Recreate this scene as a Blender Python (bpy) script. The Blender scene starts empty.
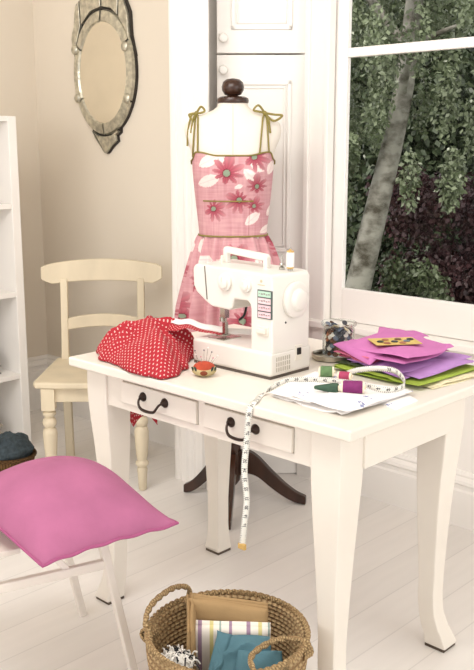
import bpy, bmesh, math, random
from mathutils import Vector, Matrix, noise
PI = math.pi
random.seed(7)
SC = bpy.context.scene
COL = SC.collection

# ------------------------------------------------------------------ materials
def lin(h):
    h = h.lstrip('#'); o = []
    for i in (0, 2, 4):
        c = int(h[i:i+2], 16) / 255
        o.append(c / 12.92 if c <= .04045 else ((c + .055) / 1.055) ** 2.4)
    return tuple(o) + (1,)

def mat(name, col, rough=.5, var=.0, vscale=6, bump=0, bscale=60, metallic=0, spec=.5, stretch=(1, 1, 1), **kw):
    m = bpy.data.materials.new(name); m.use_nodes = True
    n = m.node_tree.nodes; l = m.node_tree.links
    b = n['Principled BSDF']
    c = lin(col)
    b.inputs['Base Color'].default_value = c
    b.inputs['Roughness'].default_value = rough
    b.inputs['Metallic'].default_value = metallic
    b.inputs['Specular IOR Level'].default_value = spec
    for k, v in kw.items(): b.inputs[k.replace('_', ' ')].default_value = v
    tc = n.new('ShaderNodeTexCoord'); mp = n.new('ShaderNodeMapping')
    mp.inputs['Scale'].default_value = stretch
    l.new(tc.outputs['Object'], mp.inputs['Vector'])
    if var:
        t = n.new('ShaderNodeTexNoise'); t.inputs['Scale'].default_value = vscale; t.inputs['Detail'].default_value = 5
        l.new(mp.outputs['Vector'], t.inputs['Vector'])
        r = n.new('ShaderNodeValToRGB')
        r.color_ramp.elements[0].position = .3; r.color_ramp.elements[1].position = .7
        r.color_ramp.elements[0].color = tuple(max(0, x * (1 - var)) for x in c[:3]) + (1,)
        r.color_ramp.elements[1].color = tuple(min(1, x * (1 + var)) for x in c[:3]) + (1,)
        l.new(t.outputs['Fac'], r.inputs['Fac']); l.new(r.outputs['Color'], b.inputs['Base Color'])
    if bump:
        t2 = n.new('ShaderNodeTexNoise'); t2.inputs['Scale'].default_value = bscale; t2.inputs['Detail'].default_value = 4
        l.new(mp.outputs['Vector'], t2.inputs['Vector'])
        bp = n.new('ShaderNodeBump'); bp.inputs['Strength'].default_value = bump; bp.inputs['Distance'].default_value = .01
        l.new(t2.outputs['Fac'], bp.inputs['Height']); l.new(bp.outputs['Normal'], b.inputs['Normal'])
    return m

def math_node(n, l, op, a, b=None):
    x = n.new('ShaderNodeMath'); x.operation = op
    for i, v in enumerate((a, b)):
        if v is None: continue
        if isinstance(v, (int, float)): x.inputs[i].default_value = v
        else: l.new(v, x.inputs[i])
    return x.outputs[0]

def mat_polka(name, base, dot, pitch, rad):
    m = mat(name, base, rough=.85, spec=.2)
    n = m.node_tree.nodes; l = m.node_tree.links; b = n['Principled BSDF']
    uv = n.new('ShaderNodeUVMap'); s = n.new('ShaderNodeSeparateXYZ'); l.new(uv.outputs['UV'], s.inputs[0])
    M_ = lambda *a: math_node(n, l, *a)
    u = M_('DIVIDE', s.outputs[0], pitch); v = M_('DIVIDE', s.outputs[1], pitch)
    u2 = M_('ADD', u, v); v2 = M_('SUBTRACT', u, v)
    fu = M_('SUBTRACT', M_('FRACT', u2), .5); fv = M_('SUBTRACT', M_('FRACT', v2), .5)
    d = M_('SQRT', M_('ADD', M_('MULTIPLY', fu, fu), M_('MULTIPLY', fv, fv)))
    k = M_('LESS_THAN', d, rad)
    mx = n.new('ShaderNodeMix'); mx.data_type = 'RGBA'
    mx.inputs['A'].default_value = lin(base); mx.inputs['B'].default_value = lin(dot)
    l.new(k, mx.inputs['Factor']); l.new(mx.outputs['Result'], b.inputs['Base Color'])
    return m

def mat_attr(name, rough=.85, weave=0):
    m = mat(name, 'ffffff', rough=rough, spec=.2)
    n = m.node_tree.nodes; l = m.node_tree.links; b = n['Principled BSDF']
    a = n.new('ShaderNodeAttribute'); a.attribute_name = 'Col'
    l.new(a.outputs['Color'], b.inputs['Base Color'])
    return m

def mat_planks(name, col):
    m = mat(name, col, rough=.38, spec=.4)
    n = m.node_tree.nodes; l = m.node_tree.links; b = n['Principled BSDF']
    tc = n.new('ShaderNodeTexCoord'); s = n.new('ShaderNodeSeparateXYZ'); l.new(tc.outputs['Object'], s.inputs[0])
    M_ = lambda *a: math_node(n, l, *a)
    x = M_('DIVIDE', s.outputs[0], .135)
    f = M_('ABSOLUTE', M_('SUBTRACT', M_('FRACT', x), .5))
    gap = M_('GREATER_THAN', f, .485)
    wn = n.new('ShaderNodeTexWhiteNoise'); wn.noise_dimensions = '1D'; l.new(M_('FLOOR', x), wn.inputs['W'])
    nz = n.new('ShaderNodeTexNoise'); nz.inputs['Scale'].default_value = 5; nz.inputs['Detail'].default_value = 6
    mp = n.new('ShaderNodeMapping'); mp.inputs['Scale'].default_value = (6, .7, 1); l.new(tc.outputs['Object'], mp.inputs[0]); l.new(mp.outputs[0], nz.inputs['Vector'])
    v = M_('ADD', M_('ADD', .9, M_('MULTIPLY', wn.outputs['Value'], .05)), M_('MULTIPLY', nz.outputs['Fac'], .10))
    v = M_('SUBTRACT', v, M_('MULTIPLY', gap, .12))
    mx = n.new('ShaderNodeMix'); mx.data_type = 'RGBA'; mx.blend_type = 'MULTIPLY'; mx.inputs['Factor'].default_value = 1
    mx.inputs['A'].default_value = lin(col); l.new(v, mx.inputs['B']); l.new(mx.outputs['Result'], b.inputs['Base Color'])
    bp = n.new('ShaderNodeBump'); bp.inputs['Strength'].default_value = .3; bp.inputs['Distance'].default_value = .004
    l.new(M_('SUBTRACT', 1, gap), bp.inputs['Height']); l.new(bp.outputs['Normal'], b.inputs['Normal'])
    return m

def mat_stripes(name, stops, width):
    """bands of colour across U of the UV map; stops = [(pos, hex)]"""
    m = mat(name, 'ffffff', rough=.85, spec=.2)
    n = m.node_tree.nodes; l = m.node_tree.links; b = n['Principled BSDF']
    uv = n.new('ShaderNodeUVMap'); s = n.new('ShaderNodeSeparateXYZ'); l.new(uv.outputs['UV'], s.inputs[0])
    f = math_node(n, l, 'FRACT', math_node(n, l, 'DIVIDE', s.outputs[0], width))
    r = n.new('ShaderNodeValToRGB'); r.color_ramp.interpolation = 'CONSTANT'
    e = r.color_ramp.elements
    e[0].position = stops[0][0]; e[0].color = lin(stops[0][1]); e[1].position = stops[1][0]; e[1].color = lin(stops[1][1])
    for p, c in stops[2:]:
        q = e.new(p); q.color = lin(c)
    l.new(f, r.inputs['Fac']); l.new(r.outputs['Color'], b.inputs['Base Color'])
    return m

def mat_wicker(name, a_, b_, su=60, sv=40):
    m = mat(name, a_, rough=.75, spec=.2)
    n = m.node_tree.nodes; l = m.node_tree.links; b = n['Principled BSDF']
    uv = n.new('ShaderNodeUVMap'); s = n.new('ShaderNodeSeparateXYZ'); l.new(uv.outputs['UV'], s.inputs[0])
    M_ = lambda *a: math_node(n, l, *a)
    row = M_('FLOOR', M_('MULTIPLY', s.outputs[1], sv))
    uu = M_('ADD', M_('MULTIPLY', s.outputs[0], su), M_('MULTIPLY', row, .5))
    p = M_('MULTIPLY', M_('ABSOLUTE', M_('SINE', M_('MULTIPLY', uu, PI))), M_('ABSOLUTE', M_('SINE', M_('MULTIPLY', M_('MULTIPLY', s.outputs[1], sv), PI))))
    nz = n.new('ShaderNodeTexNoise'); nz.inputs['Scale'].default_value = 40; nz.inputs['Detail'].default_value = 4
    tc = n.new('ShaderNodeTexCoord'); l.new(tc.outputs['Object'], nz.inputs['Vector'])
    v = M_('MULTIPLY', M_('POWER', p, .6), M_('ADD', .55, M_('MULTIPLY', nz.outputs['Fac'], .8)))
    mx = n.new('ShaderNodeMix'); mx.data_type = 'RGBA'; mx.inputs['A'].default_value = lin(b_); mx.inputs['B'].default_value = lin(a_)
    l.new(v, mx.inputs['Factor']); l.new(mx.outputs['Result'], b.inputs['Base Color'])
    bp = n.new('ShaderNodeBump'); bp.inputs['Strength'].default_value = .8; bp.inputs['Distance'].default_value = .006
    l.new(p, bp.inputs['Height']); l.new(bp.outputs['Normal'], b.inputs['Normal'])
    return m

def mat_glass(name, tint=(1, 1, 1), refl=.9):
    m = bpy.data.materials.new(name); m.use_nodes = True
    n = m.node_tree.nodes; l = m.node_tree.links; n.clear()
    o = n.new('ShaderNodeOutputMaterial'); mx = n.new('ShaderNodeMixShader')
    t = n.new('ShaderNodeBsdfTransparent'); t.inputs[0].default_value = tint + (1,)
    g = n.new('ShaderNodeBsdfGlossy'); g.inputs['Roughness'].default_value = .02
    f = n.new('ShaderNodeLayerWeight'); f.inputs['Blend'].default_value = .12
    k = n.new('ShaderNodeMath'); k.operation = 'MULTIPLY'; k.inputs[1].default_value = refl
    l.new(f.outputs['Fresnel'], k.inputs[0]); l.new(k.outputs[0], mx.inputs[0])
    l.new(t.outputs[0], mx.inputs[1]); l.new(g.outputs[0], mx.inputs[2]); l.new(mx.outputs[0], o.inputs[0])
    return m

# ------------------------------------------------------------------ mesh builder
class MB:
    def __init__(s): s.v = []; s.f = []; s.uv = {}
    def add(s, vs, fs, uvs=None):
        o = len(s.v); s.v += [tuple(map(float, v)) for v in vs]; s.f += [tuple(i + o for i in f) for f in fs]
        if uvs:
            for i, u in enumerate(uvs): s.uv[o + i] = u
        return s
    def box(s, x0, x1, y0, y1, z0, z1, M_=None):
        vs = [(x, y, z) for x in (x0, x1) for y in (y0, y1) for z in (z0, z1)]
        if M_ is not None: vs = [M_ @ Vector(v) for v in vs]
        return s.add(vs, [(0, 1, 3, 2), (4, 6, 7, 5), (0, 4, 5, 1), (2, 3, 7, 6), (0, 2, 6, 4), (1, 5, 7, 3)])
    def prism(s, pts, lo, hi, axis='Y'):
        """extrude a 2-D outline. axis Y: pts=(x,z); Z: pts=(x,y); X: pts=(y,z)"""
        def P(p, h):
            return {'Y': (p[0], h, p[1]), 'Z': (p[0], p[1], h), 'X': (h, p[0], p[1])}[axis]
        n = len(pts)
        vs = [P(p, lo) for p in pts] + [P(p, hi) for p in pts]
        fs = [tuple(range(n)), tuple(range(2 * n - 1, n - 1, -1))] + [(i, i + n, (i + 1) % n + n, (i + 1) % n) for i in range(n)]
        return s.add(vs, fs)
    def loft(s, rings, cap=True, closed=True, uv=None):
        n = len(rings[0]); vs = [p for r in rings for p in r]; fs = []
        for j in range(len(rings) - 1):
            for i in range(n if closed else n - 1):
                a = j * n + i; b = j * n + (i + 1) % n
                fs.append((a, b, b + n, a + n))
        if cap: fs += [tuple(range(n - 1, -1, -1)), tuple(range((len(rings) - 1) * n, len(rings) * n))]
        return s.add(vs, fs, uv)
    def lathe(s, prof, c=(0, 0, 0), n=24, M_=None, cap=True):
        rings = []; uv = []
        for j, (r, z) in enumerate(prof):
            ring = []
            for i in range(n):
                a = 2 * PI * i / n; v = Vector((r * math.cos(a), r * math.sin(a), z))
                if M_ is not None: v = M_ @ v
                ring.append(v + Vector(c)); uv.append((i / n, j / (len(prof) - 1)))
            rings.append(ring)
        return s.loft(rings, cap, uv=uv)
    def tube(s, path, r, n=8, closed=False):
        P = [Vector(p) for p in path]; m = len(P); R = r if isinstance(r, (list, tuple)) else [r] * m
        rings = []; uv = []; nv = None; L = 0
        for i in range(m):
            a = P[(i - 1) % m] if (closed or i > 0) else P[i]; b = P[(i + 1) % m] if (closed or i < m - 1) else P[i]
            t = (b - a).normalized()
            if nv is None:
                nv = t.orthogonal().normalized()
            else:
                nv = (nv - t * nv.dot(t)).normalized()
            bn = t.cross(nv)
            if i: L += (P[i] - P[i - 1]).length
            rings.append([P[i] + (nv * math.cos(2 * PI * k / n) + bn * math.sin(2 * PI * k / n)) * R[i] for k in range(n)])
            uv += [(L, k / n) for k in range(n)]
        if closed: rings.append(rings[0]); uv += [(L, k / n) for k in range(n)]
        return s.loft(rings, not closed, uv=uv)
    def grid(s, fn, nu, nv, uvf=None, closed_u=False):
        vs = []; uv = []
        for j in range(nv + 1):
            for i in range(nu + (0 if closed_u else 1)):
                u = i / nu; v = j / nv; vs.append(fn(u, v)); uv.append(uvf(u, v) if uvf else (u, v))
        w = nu if closed_u else nu + 1; fs = []
        for j in range(nv):
            for i in range(nu):
                a = j * w + i; b = j * w + (i + 1) % w
                fs.append((a, b, b + w, a + w))
        return s.add(vs, fs, uv)
    def ball(s, c, r, n=12, sc=(1, 1, 1), M_=None):
        prof = [(max(1e-4, r * math.sin(PI * k / n)), -r * math.cos(PI * k / n)) for k in range(n + 1)]
        mm = Matrix.Diagonal((*sc, 1)); mm = (M_ @ mm) if M_ is not None else mm
        return s.lathe(prof, c, max(8, n * 2), mm, True)
    def build(s, name, m, parent=None, bevel=0, smooth=None, sub=0, solid=0, local=False, colors=None, seg=2):
        off = Vector((0, 0, 0))
        if parent is not None and not local:
            p = parent
            while p: off += p.location; p = p.parent
        me = bpy.data.meshes.new(name)
        me.from_pydata([tuple(Vector(v) - off) for v in s.v], [], s.f)
        if s.uv:
            ul = me.uv_layers.new(name='UVMap')
            for lp in me.loops: ul.data[lp.index].uv = s.uv.get(lp.vertex_index, (0, 0))
        if colors:
            at = me.color_attributes.new('Col', 'FLOAT_COLOR', 'POINT')
            for i, c in enumerate(colors): at.data[i].color = c
        bm = bmesh.new(); bm.from_mesh(me); bmesh.ops.recalc_face_normals(bm, faces=bm.faces); bm.to_mesh(me); bm.free()
        me.materials.append(m)
        o = bpy.data.objects.new(name, me); COL.objects.link(o)
        if parent is not None: o.parent = parent
        if smooth is None: smooth = not bevel
        if smooth or bevel:
            me.polygons.foreach_set('use_smooth', [True] * len(me.polygons))
            me.set_sharp_from_angle(angle=math.radians(45))
        if solid:
            q = o.modifiers.new('s', 'SOLIDIFY'); q.thickness = solid; q.offset = 0
        if bevel:
            q = o.modifiers.new('b', 'BEVEL'); q.width = bevel; q.segments = seg; q.limit_method = 'ANGLE'; q.angle_limit = math.radians(35)
            if hasattr(q, 'harden_normals'): q.harden_normals = True
        if sub:
            q = o.modifiers.new('u', 'SUBSURF'); q.levels = sub; q.render_levels = sub
        return o

def tag(o, label, cat, group=None, kind=None):
    o['label'] = label; o['category'] = cat
    if group: o['group'] = group
    if kind: o['kind'] = kind
    return o
def thing(name, label, cat, loc, rz=0, group=None):
    o = bpy.data.objects.new(name, None); COL.objects.link(o); o.location = loc; o.rotation_euler = (0, 0, rz)
    o.empty_display_size = .05
    return tag(o, label, cat, group)
def struct(o, label=None):
    o['kind'] = 'structure'
    if label: o['label'] = label
    return o
def copy_tree(o, parent=None):
    c = o.copy(); COL.objects.link(c)
    if parent is not None: c.parent = parent
    for ch in list(o.children): copy_tree(ch, c)
    return c
def nz(p, s=1.0, seed=0): return noise.noise(Vector(p) * s + Vector((seed * 7.3, seed * 3.1, seed * 1.7)))
def catmull(P, per=8):
    P = [Vector(p) for p in P]; out = []
    for i in range(len(P) - 1):
        a = P[max(0, i - 1)]; b = P[i]; c = P[i + 1]; d = P[min(len(P) - 1, i + 2)]
        for k in range(per):
            t = k / per
            out.append(.5 * ((2 * b) + (c - a) * t + (2 * a - 5 * b + 4 * c - d) * t * t + (3 * b - a - 3 * c + d) * t ** 3))
    out.append(P[-1]); return out
def interp(tab, x):
    if x <= tab[0][0]: return tab[0][1]
    for (a, b), (c, d) in zip(tab, tab[1:]):
        if x <= c: return b + (d - b) * (x - a) / (c - a)
    return tab[-1][1]
def sm(a, b, x):
    t = min(1, max(0, (x - a) / (b - a))); return t * t * (3 - 2 * t)

# palette
WHITE = mat('white_paint', 'f5f0ea', .42, .02, 3, .03, 30)
TABLEW = mat('table_paint', 'ebe3d8', .35, .025, 5, .04, 25)
WALLC = mat('cream_wall', 'e4d9c9', .7, .02, 2, .03, 80)
FLOOR = mat_planks('floor_boards', 'f4efea')
CHAIR = mat('cream_distressed_paint', 'd9cbb0', .5, .09, 9, .06, 40, stretch=(1, 1, .3))
STOOL = mat('stool_white_paint', 'e9e0d6', .45, .03, 6)
IRON = mat('dark_iron', '3a2c26', .4, .15, 20, .1, 60, metallic=.6)
DWOOD = mat('dark_wood', '3b2419', .25, .35, 12, .03, 40, stretch=(1, 1, .2))
MACH = mat('machine_plastic', 'e6e1d9', .28, .0)
MACH2 = mat('machine_plastic_grey', 'e6dfd2', .35)
METAL = mat('steel', 'b9b5ad', .25, metallic=1)
BLACK = mat('black_plastic', '1d1a1a', .4)
DUMMY = mat('cream_jersey', 'ece2d6', .8, .02, 8, .05, 200)
OLIVE = mat('olive_ribbon', '8a7c3c', .55, .12, 60)
DRESS = mat_attr('floral_cotton')
POLKA = mat_polka('red_polka_cotton', 'b02f39', 'e6c3be', .0165, .185)
WHITEC = mat('white_cotton', 'f3efec', .85, .02, 20, .1, 40)

# ------------------------------------------------------------------ setting
def skirting(name, p0, p1, nrm, h, label=None):
    """moulded board from p0 to p1 on the floor, nrm = outward 2-D normal"""
    prof = [(0, 0), (.022, 0), (.022, h - .075), (.016, h - .068), (.016, h - .052), (.024, h - .046), (.022, h - .034), (.01, h - .022), (.013, h - .014), (.008, h), (0, h)]
    rings = []
    for p in (p0, p1): rings.append([(p[0] + nrm[0] * d, p[1] + nrm[1] * d, z) for d, z in prof])
    m = MB(); m.loft(rings)
    return struct(m.build(name, WHITE, smooth=False))

m = MB(); m.box(-2.1, 4.2, -4, 1.5, -.05, 0); struct(m.build('floor', FLOOR, smooth=False))
m = MB(); m.box(-2.1, -.36, 1.17, 1.32, 0, 2.75); struct(m.build('wall_mirror_side', WALLC, smooth=False))
m = MB(); m.box(-1.98, -1.83, -2.6, 1.17, 0, 2.75); struct(m.build('wall_left', WALLC, smooth=False))
skirting('baseboard_mirror_side', (-1.83, 1.17), (-.5, 1.17), (0, -1), .28)
skirting('baseboard_left', (-1.83, 1.17), (-1.83, -2.0), (1, 0), .28)
m = MB(); m.box(-2.1, 4.2, -4, 1.5, 2.75, 2.85); struct(m.build('ceiling', mat('ceiling_white', 'f2eee6', .8), smooth=False))
# back wall round the window opening: x .0-1.12, z .66-2.6
WX0, WX1, WZ0, WZ1 = -.058, 1.16, .665, 2.62
m = MB()
m.box(-.36, WX0 - .1, 1.3, 1.45, 0, 2.75); m.box(WX1, 3.6, 1.3, 1.45, 0, 2.75)
m.box(WX0 - .1, WX1, 1.3, 1.45, 0, WZ0); m.box(WX0 - .1, WX1, 1.3, 1.45, WZ1, 2.75)
struct(m.build('wall_back', WHITE, smooth=False))
skirting('baseboard_back', (-.2, 1.3), (3.5, 1.3), (0, -1), .21)
# window
win = bpy.data.objects.new('window_1', None); COL.objects.link(win); win.location = (.55, 1.3, WZ0); win['kind'] = 'structure'
m = MB()
# architrave on the room side
for x0, x1 in ((-.172, -.058), (WX1, WX1 + .1)):
    m.box(x0, x1, 1.268, 1.3, .56, WZ1 + .1); m.box(x0, x0 + .022, 1.256, 1.27, .56, WZ1 + .1); m.box(x1 - .02, x1, 1.26, 1.27, .56, WZ1 + .1)
m.box(-.172, WX1 + .1, 1.268, 1.3, WZ1, WZ1 + .1)
m.build('window_frame', WHITE, win, bevel=.004)
m = MB(); m.box(-.16, WX1 + .13, 1.235, 1.33, .655, .682); m.box(-.12, WX1 + .09, 1.262, 1.3, .585, .655); m.build('window_sill', WHITE, win, bevel=.005)
m = MB()
for (x0, x1, z0, z1) in ((WX0 - .099, -.010, WZ0 + .018, WZ1), (WX1 - .045, WX1, WZ0 + .018, WZ1), (-.010, WX1 - .045, WZ0 + .018, .812), (-.010, WX1 - .045, WZ1 - .05, WZ1), (-.010, WX1 - .045, 1.677, 1.711)):
    m.box(x0, x1, 1.31, 1.333, z0, z1)
m.build('sash', WHITE, win, bevel=.004)
GL = mat_glass('window_glass', (1, 1, 1), .5)
for z0, z1 in ((.808, 1.68), (1.708, WZ1 - .045)):
    m = MB(); m.box(-.014, WX1 - .04, 1.329, 1.332, z0, z1); m.build('glass_pane', GL, win, smooth=False)

# fluted pilaster standing forward of the mirror wall
m = MB()
m.box(-.549, -.50, .935, 1.17, 0, 2.75)
pts = [(-.549, .94), (-.549, .905), (-.535, .900), (-.515, .900), (-.508, .910), (-.500, .897), (-.47, .897), (-.463, .906), (-.455, .908), (-.448, .900), (-.43, .900),
       (-.423, .908), (-.415, .906), (-.408, .897), (-.375, .897), (-.368, .908), (-.360, .900), (-.343, .902), (-.339, .906), (-.339, .912), (-.46, .94)]
m.prism(pts, .0, 2.75, 'Z')
struct(m.build('trim_1', WHITE, smooth=False))
# panelled shutters (two leaves, one above the other) splayed across the corner
SA = Vector((-.466, 1.037, 0)); SB = Vector((-.194, 1.297, 0)); SD = (SB - SA).normalized(); SL = (SB - SA).length
SN = Vector((SD.y, -SD.x, 0))
SM = Matrix.Translation(SA) @ Matrix((( SD.x, -SN.x, 0, 0), (SD.y, -SN.y, 0, 0), (0, 0, 1, 0), (0, 0, 0, 1)))
def leaf(label, z0, z1, panels, kz):
    t = thing('window_shutter', label, 'shutter', tuple(SA + SD * SL / 2 + Vector((0, 0, z0))), 0, 'white panelled shutters')
    m = MB(); m.box(.030, SL, 0, .03, z0, z1, SM)
    m.build('leaf_board', WHITE, t, bevel=.003)
    for a, b in panels:
        m = MB()
        for k, (d, w, h) in enumerate(((0, .016, .009), (.022, .008, .006))):
            x0, x1, za, zb = .085 + d, SL - .058 - d, a + d, b - d
            m.box(x0, x1, -h, .002, za, za + w, SM); m.box(x0, x1, -h, .002, zb - w, zb, SM)
            m.box(x0, x0 + w, -h, .002, za, zb, SM); m.box(x1 - w, x1, -h, .002, za, zb, SM)
        m.build('panel_moulding', WHITE, t, bevel=.003)
    m = MB(); Q = SM @ Matrix.Translation((.055, 0, kz)) @ Matrix.Rotation(PI / 2, 4, 'X')
    m.lathe([(.006, 0), (.007, .012), (.016, .018), (.018, .026), (.014, .033), (.001, .036)], (0, 0, 0), 20, Q)
    m.build('knob', WHITE, t)
leaf('lower white panelled shutter leaf behind the dress form', 0.002, 1.698, [(.12, .86), (.94, 1.602)], 1.640)
leaf('upper white panelled shutter leaf above the finial of the dress form', 1.704, 2.72, [(1.79, 2.62)], 1.758)

# ------------------------------------------------------------------ open shelf unit on the left
t = thing('shelf_unit', 'tall white open shelf unit at the left edge beside the cream chair', 'shelf', (-1.56, .2, 0))
m = MB(); m.box(-1.81, -1.30, .662, .704, 0, 1.48); m.build('side_panel', WHITE, t, bevel=.003)
m = MB(); m.box(-1.81, -1.30, -.3, -.26, 0, 1.48); m.build('side_panel', WHITE, t, bevel=.003)
m = MB(); m.box(-1.81, -1.795, -.26, .662, 0, 1.48); m.build('back_panel', WHITE, t, smooth=False)
for z in (.02, .335, .705, 1.09, 1.458):
    m = MB(); m.box(-1.795, -1.302, -.26, .662, z, z + .022); m.build('shelf_board', WHITE, t, bevel=.002)
gm = [mat('grey_knit', '8f8a80', .9, .2, 40, .3, 90), mat('oat_knit', 'b8ab98', .9, .2, 40, .3, 90)]

def pillow(mb, C, H, e=4, z0=0, amp=0, fr=6, seed=0, n=20, low=0.0, crease=0):
    """soft slab between four corner points C=[a,b,c,d] (bilinear), thickness H, belly exponent e"""
    A, B, Cc, D = [Vector(c) for c in C]
    def pt(u, v, s):
        p = A * (1 - u) * (1 - v) + B * u * (1 - v) + Cc * u * v + D * (1 - u) * v
        a, b = 2 * u - 1, 2 * v - 1
        h = max(0, (1 - abs(a) ** e) * (1 - abs(b) ** e)) ** .5
        w = amp * nz((p.x, p.y, p.z * .3), fr, seed)
        if crease: w += crease * (max(0, 1 - 5 * abs(nz((p.x, p.y * .8, 1), fr * .8, seed + 17)))) ** 1.5
        up = NRM
        return p + up * (w + (H * h if s > 0 else -low * h))
    NRM = (B - A).cross(D - A).normalized()
    if NRM.z < -.2: NRM = -NRM
    LU = (B - A).length; LV = (D - A).length
    f = lambda u: .5 - .5 * math.cos(PI * u)
    mb.grid(lambda u, v: pt(f(u), f(v), 1), n, n, lambda u, v: (f(u) * LU, f(v) * LV))
    mb.grid(lambda u, v: pt(f(u), f(v), -1), n, n, lambda u, v: (f(u) * LU, f(v) * LV))
    return pt

def slabs(mb, C, layers, t, seed=0, amp=.003, jit=.006, z=0, e=6, n=18, crease=0):
    """folded cloth: rounded layers one on another between the corner points"""
    rnd = random.Random(seed)
    for k in range(layers):
        j = lambda: Vector((rnd.uniform(-jit, jit), rnd.uniform(-jit, jit), k * t + z))
        pillow(mb, [Vector(c) + j() for c in C], t * .95, e, amp=amp, fr=9, seed=seed + .13 * k, n=n, low=.001, crease=crease)

# items on shelf, seen as slivers
for z, mm, lb in ((.358, gm[0], 'grey folded knit on the middle shelf of the white shelf unit'), (.043, gm[1], 'oatmeal folded knit on the bottom shelf of the white shelf unit')):
    mb = MB(); slabs(mb, [(-1.70, .2, z), (-1.36, .2, z), (-1.36, .60, z), (-1.70, .60, z)], 3, .035, seed=int(z * 100), amp=.004)
    tag(mb.build('folded_knit', mm), lb, 'clothing')

# wicker tray with dark wool, on the floor before the shelf
WICK = mat_wicker('dark_wicker', '7a5a38', '3a2918', 50, 8)
t = thing('wicker_basket', 'small dark wicker basket on the floor before the white shelf unit', 'basket', (-1.09, .46, 0))
mb = MB(); mb.lathe([(.01, .004), (.085, .004), (.095, .03), (.102, .075), (.108, .078), (.108, .085), (.096, .085), (.09, .03), (.08, .012), (.01, .012)], (-1.09, .46, 0), 40, cap=False); mb.build('woven_body', WICK, t)
mb = MB(); mb.tube([(-1.09 + .103 * math.cos(a * PI / 20), .46 + .103 * math.sin(a * PI / 20), .083) for a in range(40)], .008, 8, True); mb.build('rim', WICK, t)
WOOL = mat('blue_grey_wool', '3f4a50', .95, .35, 60, .8, 70)
mb = MB()
def wf(u, v):
    a = 2 * PI * u; b = PI * v
    d = Vector((math.sin(b) * math.cos(a), math.sin(b) * math.sin(a), math.cos(b)))
    r = 1 + .22 * nz(d, 2.2, 3) + .07 * nz(d, 9, 1)
    return Vector((-1.09, .46, .105)) + Vector((d.x * .093 * r, d.y * .093 * r, d.z * .07 * r))
mb.grid(wf, 40, 24, closed_u=True)
tag(mb.build('wool_bundle', WOOL), 'dark blue-grey knitted wool heaped in the small wicker basket', 'wool')

# ------------------------------------------------------------------ mirror
MC = Vector((-1.262, 1.17, 1.680))
t = thing('wall_mirror', 'oval antique mirror with etched glass frame and crest on cream wall', 'mirror', (MC.x, 1.17, 1.33))
MIR = mat('antique_mirror', 'ebe5d6', .06, .05, 6, metallic=1)
ETCH = mat('etched_mirror', 'c6c2b2', .3, .30, 45, .25, 60, metallic=.75)
DARK = mat('dark_backing', '2a241f', .6)
def oval(a, rx, rz): return (MC.x + rx * math.cos(a), MC.z + rz * math.sin(a))
mb = MB()
crest = [(-.215, .06), (-.232, .17), (-.21, .215), (-.195, .31), (-.15, .335), (-.10, .35), (-.06, .40), (0, .43), (.06, .40), (.10, .35), (.14, .33), (.185, .245), (.19, .15), (.215, .06)]
pend = [(.10, -.235), (.098, -.262), (.075, -.275), (.08, -.30), (.04, -.325), (.012, -.35), (0, -.356), (-.014, -.345), (-.05, -.31), (-.075, -.285), (-.075, -.265), (-.095, -.255), (-.098, -.235)]
back = [oval(a * PI / 32, .221, .277) for a in range(64)]
mb.prism(back, 1.154, 1.169, 'Y')
mb.prism([(MC.x + x * 1.02, MC.z + z * 1.01) for x, z in crest + [(0, 0)]], 1.156, 1.169, 'Y')
mb.prism([(MC.x + x * 1.05, MC.z + z * 1.01) for x, z in [(-.1, -.2)] + pend[::-1] + [(.1, -.2)]], 1.156, 1.169, 'Y')
mb.build('backing_board', DARK, t, smooth=False)
mb = MB(); mb.prism([oval(a * PI / 40, .172, .222) for a in range(80)], 1.144, 1.150, 'Y'); mb.build('glass', MIR, t, smooth=False)
joints = [90, 168 + 12, 214, 270, 326, 360 + 22]
for a0, a1 in ((92, 150), (152, 208), (210, 268.5), (271, 330), (332, 388), (390, 448)):
    mb = MB(); R = []
    for k in range(17):
        a = math.radians(a0 + (a1 - a0) * k / 16); ca, sa = math.cos(a), math.sin(a)
        sec = [(.170, .220, 1.144), (.176, .226, 1.136), (.212, .268, 1.141), (.218, .274, 1.155), (.170, .220, 1.155)]
        R.append([(MC.x + rx * ca, y, MC.z + rz * sa) for rx, rz, y in sec])
    mb.loft(R); mb.build('etched_border', ETCH, t, smooth=False)
for dx, dz in ((-.192, .112), (-.182, -.105), (.171, .102), (.176, -.118)):
    mb = MB(); mb.lathe([(.022, 0), (.022, .006), (.017, .012), (.001, .014)], (MC.x + dx, 1.140, MC.z + dz), 20, Matrix.Rotation(PI / 2, 4, 'X')); mb.build('glass_boss', ETCH, t)
segs = [[(-.213, .09), (-.228, .17), (-.207, .213), (-.193, .30), (-.165, .322), (-.158, .215)], [(-.150, .222), (-.156, .325), (-.10, .345), (-.06, .395), (-.006, .422), (-.006, .285), (-.08, .272)],
        [(.006, .285), (.006, .422), (.06, .395), (.10, .345), (.12, .328), (.112, .24), (.07, .272)], [(.12, .232), (.128, .322), (.14, .322), (.18, .24), (.186, .15), (.208, .09), (.17, .17)]]
for sg in segs:
    mb = MB(); mb.prism([(MC.x + x, MC.z + z) for x, z in sg], 1.143, 1.158, 'Y'); mb.build('crest_piece', ETCH, t, bevel=.003)
mb = MB(); mb.prism([(MC.x + x, MC.z + z) for x, z in [(-.09, -.255)] + pend[::-1][1:-1] + [(.09, -.255), (.05, -.277), (0, -.282), (-.05, -.277)]], 1.143, 1.158, 'Y'); mb.build('pendant_piece', ETCH, t, bevel=.003)

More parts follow.
